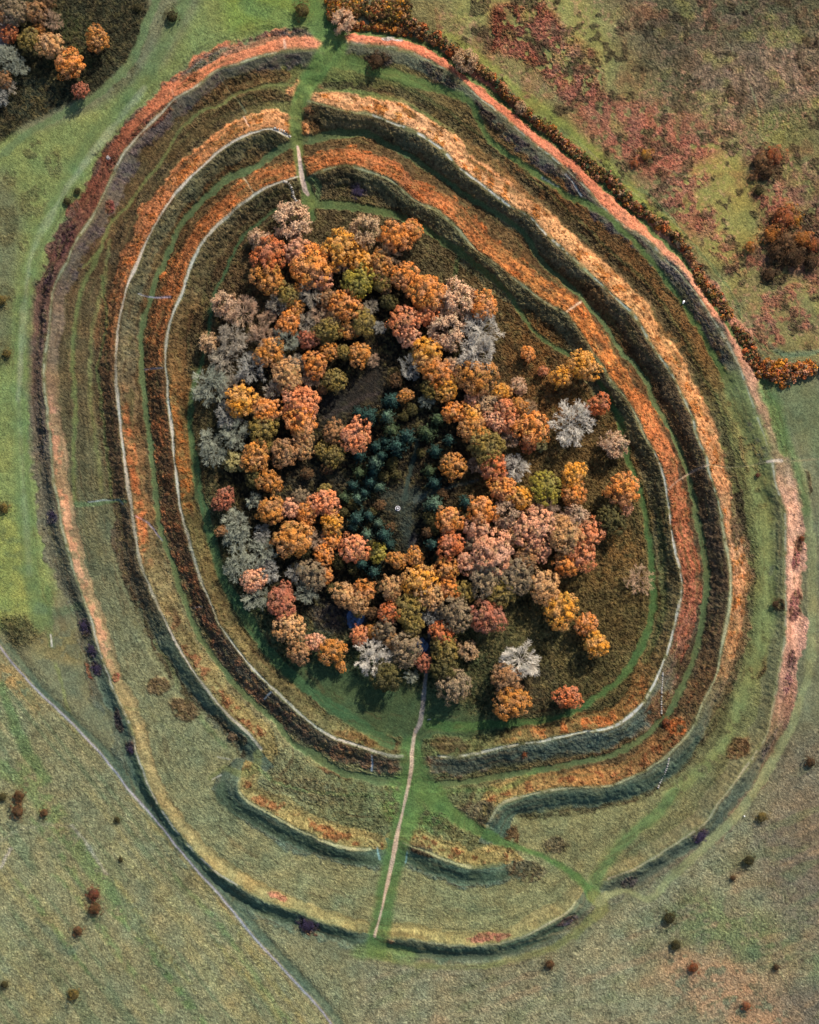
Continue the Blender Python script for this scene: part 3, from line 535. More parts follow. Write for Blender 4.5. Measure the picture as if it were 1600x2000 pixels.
# the straight old road with its ditch
stroke([(16,1262),(86,1350),(212,1475),(264,1540),(324,1612),(384,1684),(454,1762),(510,1830),(566,1890),(626,1955),(690,2030)], [10,12,14,18,22,20,16,14,14,14,14], (80,104,82), a=.8, soft=8, rough=.05)
stroke(ROAD, 7, (122,118,104), a=.5, soft=7, rough=.03, fine=True)
stroke([(x - 7, y + 3) for x, y in ROAD], 5, (150,132,88), a=.5, soft=5, fine=True)
CLSN = {}
def path(pts, w, col, a=.95, soft=2.5, name=None, lo=None, keep=False):
    stroke(pts, w, col, a, soft, fine=True, lo=lo, rough=.02, clump=0, keep=keep)
    if name is not None:
        D, T = linefield(pts, (max(w) if isinstance(w, (list, tuple)) else w) + 4, True)
        ww = np.interp(T, np.arange(len(pts)), w).astype(F) if isinstance(w, (list, tuple)) else w
        k = CLSN.setdefault(name, len(CLSN) + 1); CLS[np.abs(D) < ww / 2 + .3] = k
PALE = (186,182,166); DULL = (140,146,116)
# grass verge, then the chalk worn through along each crest
for p, ww in ((OUT_W, 7), (OUT_S, 7), (OUT_E, 8), (MID_W, 7), (MID_SW, 7), (MID_S, 7), (MID_E, 8), (INN_W, 6), (INN_E, 8)):
    stroke(p, ww, (122,128,86), a=.6, soft=5, fine=True, rough=.03, clump=0)
stroke([(x + 5, y - 4) for x, y in ROAD], 5, (66,88,74), a=.75, soft=5, fine=True, keep=True)
path(ROAD, 3.4, (146,146,156), .9, name='road', keep=True)
path(OUT_W[2:37], 3.2, (164,166,140), .75, name='rampart_path', lo=.40)
path(OUT_W[6:12], 3.2, PALE, .8); path(OUT_W[33:47], 3.2, PALE, .8, name='rampart_path', lo=.42)
path(OUT_S[1:], 3.2, (176,172,140), .7, name='rampart_path')
path(OUT_E[10:], 3.4, (158,164,150), .75, name='rampart_path', lo=.44)
path(OUT_E[:11], 3.4, (168,162,134), .75, name='rampart_path', lo=.36)
path(MID_W, [3.5,4,4] + [4.6] * 24 + [4] * 6, (198,190,176), .95, name='rampart_path')
path(MID_W[:9], 3.6, (206,196,180), .8)
path(MID_SW[1:], 4, (186,182,140), .8, name='rampart_path'); path(MID_S[:-1], 4, (184,178,132), .7, name='rampart_path')
path(MID_E, 3.6, (140,152,118), .7, name='rampart_path', lo=.42)
path(MID_E[:18], 4, (176,172,138), .7, lo=.3)
path(MID_E[-13:-3], 3.6, (196,194,188), .85, lo=.46); path(MID_E[-26:-13], 3.4, (160,170,166), .6, lo=.5)
path(INN_W, 3.8, (190,186,172), .95, name='rampart_path')
path(INN_E, 4, (142,148,120), .7, name='rampart_path', lo=.42)
path(INN_E[:17], 4, (178,174,146), .7, lo=.3)
path(INN_E[-38:-20], 4, (202,200,196), .8, lo=.47); path(INN_E[:7], 3.6, (190,188,164), .8, lo=.4)
stroke([(582,205),(578,240),(578,268),(584,300),(590,335),(597,368),(606,400)], [22,24,24,20,20,20,26], (100,118,66), a=.85, soft=8, rough=.03, clump=0)
# trodden ways through the entrances
path([(581,285),(586,310),(590,345),(596,372),(601,380)], [5,7,9,10,6], (204,178,162), .95, name='chalk_path', keep=True)
path([(590,345),(572,350),(556,358)], 3.5, (206,190,168), .9, name='chalk_path')
path([(636,1476),(0,0)][:1] + [(637,1477)], .1, PALE, 0)
path([(812,1425),(806,1455),(803,1500),(796,1545),(786,1585),(778,1620),(772,1650),(765,1690),(757,1725),(748,1765),(740,1800),(733,1828)], [5,7,8,6,4,7,9,8,7,4,3.5,6], (196,172,148), .95, name='chalk_path', keep=True)
path([(838,1232),(836,1280),(832,1320),(829,1350),(825,1385),(822,1410),(812,1430)], [5,6,7,8,9,9,7], (128,124,122), .9, name='chalk_path', keep=True)
path([(1104,612),(1118,602),(1134,590)], 4, (206,178,150), .9, name='chalk_path')
path([(1300,957),(1318,942),(1345,925),(1368,912),(1382,908)], 3.4, (178,152,130), .85, name='chalk_path')
path([(1382,908),(1420,912),(1465,910),(1500,902),(1530,901),(1600,896)], 2.6, (150,138,104), .6)
path([(1496,902),(1512,900),(1525,900)], 4, (206,192,178), .9)
path([(727,1472),(728,1490),(726,1505)], 2.4, (180,196,206), .9); path([(518,1365),(526,1354),(532,1349)], 2.6, (178,196,206), .9)
path([(272,575),(300,581),(336,582)], 2.6, (166,166,186), .7); path([(282,721),(322,721)], 2.6, (180,184,206), .8)
path([(172,980),(205,977),(235,976),(243,985)], 2.6, (166,180,186), .7); path([(268,1008),(290,1022),(306,1044),(316,1056)], 2.6, (138,140,176), .7)
path([(375,1188),(398,1184)], 2.5, (178,196,206), .8); path([(425,1478),(448,1483)], 2.5, (196,200,190), .8); path([(415,1522),(432,1513)], 2.5, (196,200,190), .8)
path([(738,1655),(742,1678)], 3, (150,190,190), .7); path([(796,1660),(792,1685)], 3, (140,184,190), .7)
path([(100,1240),(102,1262)], 3, (206,202,190), .9)
path([(476,228),(484,244),(490,252)], 3, (216,178,150), .8); path([(476,346),(487,362),(497,380)], 3, (196,176,140), .7)
path([(556,80),(558,98)], 4, (216,190,170), .8); path([(336,176),(345,198)], 3, (190,160,140), .6)
path([(1104,345),(1120,362),(1134,385)], 5, (150,164,168), .7); path([(1060,348),(1090,366)], 4, (140,150,170), .6)
path([(430,150),(448,178),(468,200),(480,220)], 3, (112,128,100), .5)
path([(1065,775),(1110,765),(1140,752)], 3.4, (120,92,66), .6); path([(1040,900),(1085,880),(1140,862),(1200,846)], 4.2, (110,92,66), .55)
# glade and rides inside the wood
GR = (54,64,56)
poly([(742,960),(770,955),(800,950),(830,960),(828,975),(806,990),(810,1030),(815,1065),(800,1085),(790,1075),(782,1030),(770,1000),(748,985)], GR, soft=6, a=.9, rough=.3, clump=.2)
stroke([(790,975),(797,940),(808,900),(818,860),(826,835)], [12,10,8,7,5], (52,68,60), a=.85, soft=5, rough=.03, clump=0)
stroke([(815,975),(845,960),(890,948),(930,938)], [12,9,8,8], (74,86,80), a=.8, soft=6, rough=.03)
stroke([(810,1050),(806,1085),(803,1110)], [16,14,8], (60,58,64), a=.8, soft=6)
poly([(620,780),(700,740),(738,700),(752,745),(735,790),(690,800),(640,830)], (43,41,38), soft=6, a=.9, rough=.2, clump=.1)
stroke([(632,815),(672,795),(715,775),(740,770)], 7, (62,55,52), a=.7, soft=6)
poly([(560,930),(620,900),(680,930),(690,960),(640,945),(580,965)], (62,62,52), soft=8, a=.8)
poly([(610,1190),(660,1170),(690,1200),(660,1240),(620,1230)], (66,62,62), soft=8, a=.8)
# blue-black pools among the trees
POOLS = [(693,1208,17,19), (825,1262,11,15)]
for x, y, rx, ry in POOLS: blob(x, y, rx + 5, ry + 5, (34,44,58), a=.9)

# ------------------------------------------------------------------ fine variation of the cover, and relief of the plants themselves
F1, CID = voronoi(9.0, 3); G1, CID2 = voronoi(4.2, 8)
W_ = np.random.default_rng(3).random((NY, NX)).astype(F)
sat = np.clip(C[..., 1] - np.maximum(C[..., 0], C[..., 2]), 0, 1)      # autumn grass is never a pure green
C[..., 1] -= .12 * sat; C[..., 0] += .10 * sat
spk = CLUMP * sstep((N_D * .5 + N_C * .5 - .50) / .12) * .62
lay(spk, (84,70,46)); spk = None
spk = CLUMP * sstep((vnoise(11, 71) * .6 + vnoise(4, 72) * .4 - .58) / .1) * .5
lay(spk, (104,96,58)); spk = None; sat = None
amp = np.clip(.55 + 2.0 * ROUGH + .5 * CLUMP, .3, 1.6)
val = 1 + amp * (.46 * (N_B - .5) + (.40 + .3 * CLUMP) * (N_C - .5) + .36 * (N_D - .5) + .42 * (N_A - .5) + .22 * (W_ - .5)) + CLUMP * .55 * (CID - .5) + CLUMP * .30 * (CID2 - .5)
C *= np.clip(val, .25, 2.2)[..., None]
DN = np.where(np.abs(DI) < np.abs(DM), DI, DM); DN = np.where(np.abs(DO) < np.abs(DN), DO, DN); NEAR = sstep((95 - np.abs(DN)) / 30)
DN = np.where(np.abs(DN) < 200, DN, 0).astype(F) + 2.5 * (N_B - .5)
ST = vnoise(3.6, 81, DN, AZ * 10, 1.0, 14.0) * .6 + vnoise(7.5, 82, DN, AZ * 10, 1.0, 12.0) * .4
NEAR = NEAR * np.clip(.40 + .9 * CLUMP, 0, 1)
C *= (1 + NEAR * 1.0 * (ST - .5))[..., None]
ST2 = vnoise(5.5, 83, DN, AZ * 10, 1.0, 9.0)
lay(NEAR * sstep((ST2 - .74) / .1) * .4 * (CLS == 0), (96,94,58)); lay(NEAR * sstep((.22 - ST2) / .1) * .5 * (CLS == 0), (88,66,44))
Z += NEAR * .5 * (ST - .5) * (CLS == 0)
del ST2
# dry stems and moss: slow drifts of hue
hue = (fbm(34, 51, 3) - .5) * 2
C[..., 0] *= 1 + .16 * hue; C[..., 2] *= 1 - .10 * hue
tuft = sstep((vnoise(2.2, 61) - .72) / .12) * np.clip(ROUGH * 4, 0, 1) * (1 - .6 * CLUMP)
C *= (1 + .55 * tuft)[..., None]
dark = sstep((vnoise(4.0, 62) * .6 + N_D * .4 - .62) / .1) * np.clip(ROUGH * 4, 0, 1)
C *= (1 - .45 * dark)[..., None]
np.clip(C, .004, .8, out=C)
dome = np.clip(1 - F1 * 1.25, 0, 1); dome2 = np.clip(1 - G1 * 1.25, 0, 1)
Z += CLUMP * (.65 * np.sqrt(dome) + .5 * np.sqrt(dome2)) * (.5 + .8 * N_B)
Z += ROUGH * (1.1 * (N_C - .5) + .9 * (W_ - .5) + .8 * (N_D - .5))
for x_, y_, rx_, ry_ in POOLS:          # hollows that hold the pools
    w = window(x_ - 40, x_ + 40, y_ - 40, y_ + 40); d_ = np.hypot((U0[w] - x_) / (rx_ * 1.25), (V0[w] - y_) / (ry_ * 1.25))
    lvl = float(ZB[w][d_ < 1.1].min()); Z[w] = np.where(d_ < 1, np.minimum(Z[w], lvl - .5), np.where(d_ < 1.6, Z[w] * (d_ - 1) / .6 + (lvl - .25) * (1.6 - d_) / .6, Z[w]))

del tuft, dark, F1, G1, dome, dome2, W_, hue, val

def zat(x, y, base=True):
    i = min(max(np.searchsorted(GX, x), 0), NX - 1); j = min(max(np.searchsorted(-GY, -y), 0), NY - 1)
    return float((ZB if base else Z)[j, i])
def cat_px(u, v):
    i = min(np.searchsorted(UX, u), NX - 1); j = min(np.searchsorted(VY, v), NY - 1); return j, i

# class of every cell of the sheet: ramparts and ways are cut from the same sheet, edge to edge
near_out = (np.abs(DO) < 26); near_mid = (np.abs(DM) < 34); near_in = (DI > -26) & (DI < 40)
BANKS = np.zeros((NY, NX), np.uint8)
BANKS[near_out & (np.abs(DO) < 5000)] = 1; BANKS[near_mid & (Z > 1.0)] = 2; BANKS[near_in & (Z > 1.0)] = 3
NB = len(CLSN)
cell = np.where(CLS > 0, CLS, np.where(BANKS > 0, BANKS + NB, 0))[:-1, :-1]
xx, yy = np.meshgrid(GX.astype(F), GY.astype(F))
ALLV = np.stack([xx, yy, Z], -1).reshape(-1, 3)
ALLC = np.concatenate([C, np.ones((NY, NX, 1), F)], -1).reshape(-1, 4)
def sheet(name, mask, label, lift=0.0):
    jj, ii = np.nonzero(mask)
    a = (jj * NX + ii).astype(np.int64)
    q = np.stack([a, a + NX, a + NX + 1, a + 1], -1)
    ids, inv = np.unique(q, return_inverse=True); inv = inv.reshape(-1)
    me = bpy.data.meshes.new(name); n = len(q)
    me.vertices.add(len(ids)); me.loops.add(4 * n); me.polygons.add(n)
    co = ALLV[ids]
    me.vertices.foreach_set('co', np.ascontiguousarray(co).ravel())
    me.loops.foreach_set('vertex_index', inv.astype(np.int32))
    me.polygons.foreach_set('loop_start', np.arange(0, 4 * n, 4, dtype=np.int32))
    me.polygons.foreach_set('loop_total', np.full(n, 4, np.int32))
    me.polygons.foreach_set('use_smooth', np.zeros(n, bool))
    at = me.color_attributes.new('Col', 'FLOAT_COLOR', 'POINT'); at.data.foreach_set('color', np.ascontiguousarray(ALLC[ids]).ravel())
    me.update(calc_edges=True)
    me.materials.append(M_GROUND)
    o = link(bpy.data.objects.new(name, me)); o['kind'] = 'structure'; o['label'] = label
    return o
sheet('ground', cell == 0, 'grassy ground and heath around and between the grass banks')
for k, (nm, lb) in enumerate([('outer_rampart', 'outermost earth bank of the hillfort'), ('middle_rampart', 'middle earth bank with a white path on its crest'), ('inner_rampart', 'innermost earth bank around the wood')]):
    sheet(nm, cell == NB + 1 + k, lb)
PL = {'road': 'straight pale track crossing the lower left grassland', 'rampart_path': 'thin white chalk paths along the crests of the banks', 'chalk_path': 'worn chalk paths through the entrances'}
for nm, k in CLSN.items(): sheet(nm, cell == k, PL[nm])

# ------------------------------------------------------------------ mesh helpers
def mesh_obj(name, verts, faces, mat, parent=None, cols=None):
    """verts (n,3); faces (m,k) with k = 3 or 4; cols per face (m,3)"""
    me = bpy.data.meshes.new(name); verts = np.asarray(verts, F); faces = np.asarray(faces, np.int32); m, k = faces.shape
    me.vertices.add(len(verts)); me.loops.add(m * k); me.polygons.add(m)
    me.vertices.foreach_set('co', verts.ravel()); me.loops.foreach_set('vertex_index', faces.ravel())
    me.polygons.foreach_set('loop_start', np.arange(0, m * k, k, dtype=np.int32)); me.polygons.foreach_set('loop_total', np.full(m, k, np.int32))
    if cols is not None:
        at = me.color_attributes.new('Col', 'FLOAT_COLOR', 'CORNER')
        c = np.concatenate([np.asarray(cols, F), np.ones((m, 1), F)], 1); at.data.foreach_set('color', np.repeat(c, k, 0).ravel())
    me.update(calc_edges=True); me.materials.append(mat)
    return link(bpy.data.objects.new(name, me), parent)
def unit(v): return v / (np.linalg.norm(v, axis=-1, keepdims=True) + 1e-9)
def leaf_quads(P, N, size, r, tilt=.6):
    """one small leaf spray at every P, facing roughly N"""
    n = len(P); N = unit(N + tilt * r.normal(size=(n, 3)))
    A = unit(np.cross(N, r.normal(size=(n, 3)))); B = np.cross(N, A)
    s = (size * (.6 + .8 * r.random(n)))[:, None] if np.isscalar(size) else (size * (.6 + .8 * r.random(n)))[:, None]
    A = A * s; B = B * s * .75
    V_ = np.stack([P - A, P + B * .9, P + A, P - B * .9], 1).reshape(-1, 3)
    return V_, np.arange(4 * n).reshape(n, 4)
def fib(n, r, zmin=-.2):
    i = np.arange(n) + .5; z = 1 - (1 - zmin) * i / n; ph = i * 2.39996 + r.random() * 6
    q = np.sqrt(np.maximum(0, 1 - z * z)); return np.stack([q * np.cos(ph), q * np.sin(ph), z], 1)
def cones(A, B, ra, rb):
    """thin three-sided tapering sticks"""
    n = len(A); d = unit(B - A); u = unit(np.cross(d, np.array([.31, .57, .76]))); v = np.cross(d, u)
    V_ = []
    for k in range(3):
        a = 2 * math.pi * k / 3; V_.append(A + (u * math.cos(a) + v * math.sin(a)) * ra[:, None])
    for k in range(3):
        a = 2 * math.pi * k / 3; V_.append(B + (u * math.cos(a) + v * math.sin(a)) * rb[:, None])
    V_ = np.stack(V_, 1).reshape(-1, 3); o = (np.arange(n) * 6)[:, None]
    Fs = np.concatenate([o + np.array([[k, (k + 1) % 3, 3 + (k + 1) % 3, 3 + k]]) for k in range(3)], 0)
    return V_, Fs

# ---- prototypes (unit radius, crown top at z about 1.55): crown and trunk are separate meshes
def trunk_mesh(seed, ztop=.9, limbs=6, r0=.07):
    r = np.random.default_rng(seed)
    A = [np.array([0, 0, -.12])]; B = [np.array([.02, .01, ztop * .55])]; ra = [r0]; rb = [r0 * .7]
    A.append(B[0]); B.append(np.array([.03 * r.normal(), .03 * r.normal(), ztop])); ra.append(r0 * .7); rb.append(r0 * .3)
    for k in range(limbs):
        an = k * 6.283 / limbs + r.random() * .6; z = ztop * (.45 + .4 * r.random()); L = .45 + .3 * r.random()
        a = np.array([.02, .01, z]); b = a + np.array([math.cos(an) * L, math.sin(an) * L, .30 * r.random() + .1])
        A.append(a); B.append(b); ra.append(r0 * .45); rb.append(r0 * .12)
    V_, Fs = cones(np.array(A), np.array(B), np.array(ra), np.array(rb))
    o = mesh_obj('trunk', V_, Fs, M_BARK); me = o.data; bpy.data.objects.remove(o); return me
def leafy_mesh(seed, nl=34, per=150, flat=.74, el=1.0):
    """crown of close-packed rounded boughs of leaf sprays, with dark gaps between them"""
    r = np.random.default_rng(seed)
    lobes = fib(nl, r, -.18); P = []; N = []; SZ = []; CV = []
    ang = np.arctan2(lobes[:, 1], lobes[:, 0]); p1, p2 = r.random(2) * 6
    shape = 1 + el * (.10 * np.cos(2 * ang + p1) + .06 * np.cos(3 * ang + p2)) + .05 * r.normal(size=nl)
    k_ = math.sqrt(30 / nl)
    for l, s in zip(lobes, shape):
        l = unit(l + .17 * r.normal(size=3)); s *= 1 + .07 * r.normal(); c = l * np.array([.80, .80, .80 * flat]) * s + np.array([0, 0, .85])
        lr = max(.10, .205 + .08 * r.normal()) * k_; lt = .88 + .26 * r.random(); w = r.normal(size=(3, 3)) * 2.4; ph = r.random(3) * 6
        d = unit(r.normal(size=(per, 3)) + .95 * l + .3 * np.array([0, 0, 1]))
        bump = (np.sin(d @ w * 1.6 + ph)).sum(1) / 3
        P.append(c + d * lr * (1 + .24 * bump + .13 * r.normal(size=per))[:, None]); N.append(unit(d + .35 * l)); SZ.append(np.full(per, .034 * (.7 + .3 * k_)))
        CV.append(lt * (1 + .16 * bump) * (.90 + .2 * r.random(per)))
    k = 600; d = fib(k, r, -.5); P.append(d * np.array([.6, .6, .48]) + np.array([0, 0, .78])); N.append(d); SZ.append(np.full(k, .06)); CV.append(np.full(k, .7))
    P = np.concatenate(P); N = np.concatenate(N); SZ = np.concatenate(SZ); CV = np.concatenate(CV)
    V_, Fs = leaf_quads(P, N, SZ, r, .26)
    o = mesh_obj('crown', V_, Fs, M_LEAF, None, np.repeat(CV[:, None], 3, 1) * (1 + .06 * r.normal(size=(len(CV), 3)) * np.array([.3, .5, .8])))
    me = o.data; bpy.data.objects.remove(o); return me
def bare_mesh(seed, limbs=15, leaves=0):
    r = np.random.default_rng(seed); A = []; B = []; ra = []; rb = []; tips = []
    def grow(a, d, L, w, lev):
        nseg = 2
        for s in range(nseg):
            d = unit(d + .16 * r.normal(size=3)); b = a + d * L / nseg
            A.append(a); B.append(b); ra.append(w); rb.append(w * .72); w *= .72; a = b
            if lev < 3:
                for q in range((2, 3, 4)[lev] + (s == nseg - 1)):
                    nd = unit(d + .46 * r.normal(size=3) + np.array([0, 0, .12])); grow(a, nd, L * (.52 + .16 * r.random()), max(w * .58, .0046), lev + 1)
            else: tips.append(b)
    for k, d in enumerate(fib(limbs, r, .18)):
        d = unit(d * np.array([1, 1, .8]) + .12 * r.normal(size=3)); grow(np.array([0, 0, .42]) + d * .05, d, .56, .024, 0)
    A = np.array(A); B = np.array(B); ra = np.array(ra); rb = np.array(rb)
    V_, Fs = cones(A, B, ra, rb)
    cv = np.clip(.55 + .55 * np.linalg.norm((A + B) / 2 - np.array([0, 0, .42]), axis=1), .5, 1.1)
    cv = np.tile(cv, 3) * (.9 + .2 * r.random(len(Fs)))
    if leaves:
        tips = np.array(tips); sel = tips[r.random(len(tips)) < leaves]; lv, lf = leaf_quads(sel, unit(sel - np.array([0, 0, .5])), .034, r, .7)
        Fs = np.concatenate([Fs, lf + len(V_)]); V_ = np.concatenate([V_, lv]); cv = np.concatenate([cv, .85 + .4 * r.random(len(lf))])
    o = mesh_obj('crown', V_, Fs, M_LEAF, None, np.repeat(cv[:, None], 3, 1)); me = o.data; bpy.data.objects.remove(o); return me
def conifer_mesh(seed):
    r = np.random.default_rng(seed); P = []; N = []; SZ = []; CV = []
    for w in range(15):
        t = w / 14; z = .35 + 2.0 * t; R = (1 - t) ** .8 * (1.0 + .12 * r.normal()) + .05; nb = int(7 - 3 * t)
        for b in range(nb):
            an = b * 6.283 / nb + w * .7 + .25 * r.normal(); L = R * (.7 + .45 * r.random()); k = int(8 + 26 * L)
            s = np.sqrt(r.random(k)); side = .12 * (1 - s * .6) * r.normal(size=k)
            x = L * s; p = np.stack([np.cos(an) * x - np.sin(an) * side, np.sin(an) * x + np.cos(an) * side, z - .28 * s * L + .04 * r.normal(size=k)], 1)
            P.append(p); N.append(np.tile([math.cos(an) * .5, math.sin(an) * .5, .8], (k, 1))); SZ.append(np.full(k, .062)); CV.append((.5 + .6 * s) * (.8 + .4 * r.random(k)) * (.6 + 1.0 * t))  # lit tips painted in: paler with height and towards branch ends
    P = np.concatenate(P); V_, Fs = leaf_quads(P, np.concatenate(N), np.concatenate(SZ), r, .5); CV = np.concatenate(CV)
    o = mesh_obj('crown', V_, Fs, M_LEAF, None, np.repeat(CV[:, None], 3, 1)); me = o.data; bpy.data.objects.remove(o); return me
PROTO = {
    'leafy': [leafy_mesh(100 + i, nl=(64, 84, 104, 72, 92, 56, 116, 80)[i], per=(96, 76, 64, 86, 72, 106, 58, 80)[i], el=(1, .6, 1.3, .8, 1.6, .5, 1, 1.2)[i]) for i in range(8)],
    'bare': [bare_mesh(200 + i) for i in range(5)],
    'wisp': [bare_mesh(300 + i, 14, .9) for i in range(3)],
    'thin': [bare_mesh(350, 8)],
    'conifer': [conifer_mesh(400 + i) for i in range(4)],
    'bush': [leafy_mesh(500 + i, nl=20, per=60, flat=.7, el=3.0) for i in range(4)],
}
TRUNK = [trunk_mesh(600 + i) for i in range(4)]
NAME = {'leafy': 'leafy_tree', 'bare': 'bare_tree', 'wisp': 'bare_tree', 'thin': 'bare_tree', 'conifer': 'conifer_tree', 'bush': 'bush'}
# colours as the sunlit side shows them
TC = {'orange': (228,140,64), 'amber': (206,134,62), 'golden': (236,158,56), 'pink': (228,158,118), 'salmon': (228,138,88), 'tan': (204,150,96), 'brown': (168,120,78),
      'olive': (146,122,62), 'red-brown': (180,106,78), 'grey-brown': (150,126,96), 'yellow-olive': (164,146,58), 'rust': (206,112,62), 'dark olive': (92,84,48), 'dark brown': (110,80,52),
      'pinkish': (240,198,162), 'grey': (222,206,182), 'teal-grey': (196,200,176), 'white': (255,244,226), 'blue-grey': (204,200,188), 'buff': (220,182,140), 'mauve': (222,184,152), 'straw': (206,194,130),
      'teal': (56,86,76), 'pale teal': (96,122,98), 'moss': (84,100,66), 'purple': (78,68,96)}
def kcol(name, kind):
    l = lin(TC[name]); f = {'leafy': 1.36, 'bare': 1.16, 'wisp': 1.22, 'thin': 1.3, 'conifer': .85, 'bush': .78}[kind]
    return np.clip(l / K * f * 0.92 * (np.array([1.06, 1.0, .92]) if kind in ('wisp', 'thin') else np.array([.98, .97, .96]) if kind == 'bare' else 1), 0, .78)
cnt = [0]
def plant(px, py, r, kind, colour, label, cat, group=None, squash=None, tall=None, seed=None):
    i = cnt[0]; cnt[0] += 1
    R = r * S; rr = random.Random(px * 31 + py * 7 + (seed or 0))
    hz = {'leafy': 1.0, 'bare': 1.0, 'wisp': 1.0, 'thin': .8, 'conifer': 1.05, 'bush': .75}[kind] * (tall or 1)
    if kind in ('leafy', 'bare', 'wisp'): hz *= max(.72, min(1.1, 8.5 / max(R, 3)) ** .5) * .98
    zc = {'leafy': .95, 'bare': .75, 'wisp': .75, 'thin': .7, 'conifer': 1.1, 'bush': .9}[kind] * hz * R
    x, y = world_xy(px, py, zc); z = zat(x, y)
    root = bpy.data.objects.new(NAME[kind], None); root.empty_display_size = 1; link(root)
    root.location = (x, y, z - .05); root.rotation_euler = (0, 0, rr.random() * 6.28)
    sq = squash or (.92 + .18 * rr.random()); root.scale = (R / math.sqrt(sq), R * math.sqrt(sq), R * hz)
    tag(root, label, cat, group)
    c = bpy.data.objects.new('foliage' if kind == 'bush' else 'crown', rr.choice(PROTO[kind])); link(c, root)
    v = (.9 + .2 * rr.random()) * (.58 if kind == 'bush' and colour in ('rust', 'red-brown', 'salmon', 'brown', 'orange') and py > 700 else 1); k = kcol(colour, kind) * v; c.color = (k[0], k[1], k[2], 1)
    if kind == 'bush': c.location.z = -.35
    t = bpy.data.objects.new('stem' if kind == 'bush' else 'trunk', rr.choice(TRUNK)); link(t, root)
    if kind == 'bush': t.scale = (1, 1, .6)
    if kind in ('bare', 'wisp', 'thin'): t.scale = (.8, .8, .62)
    return root

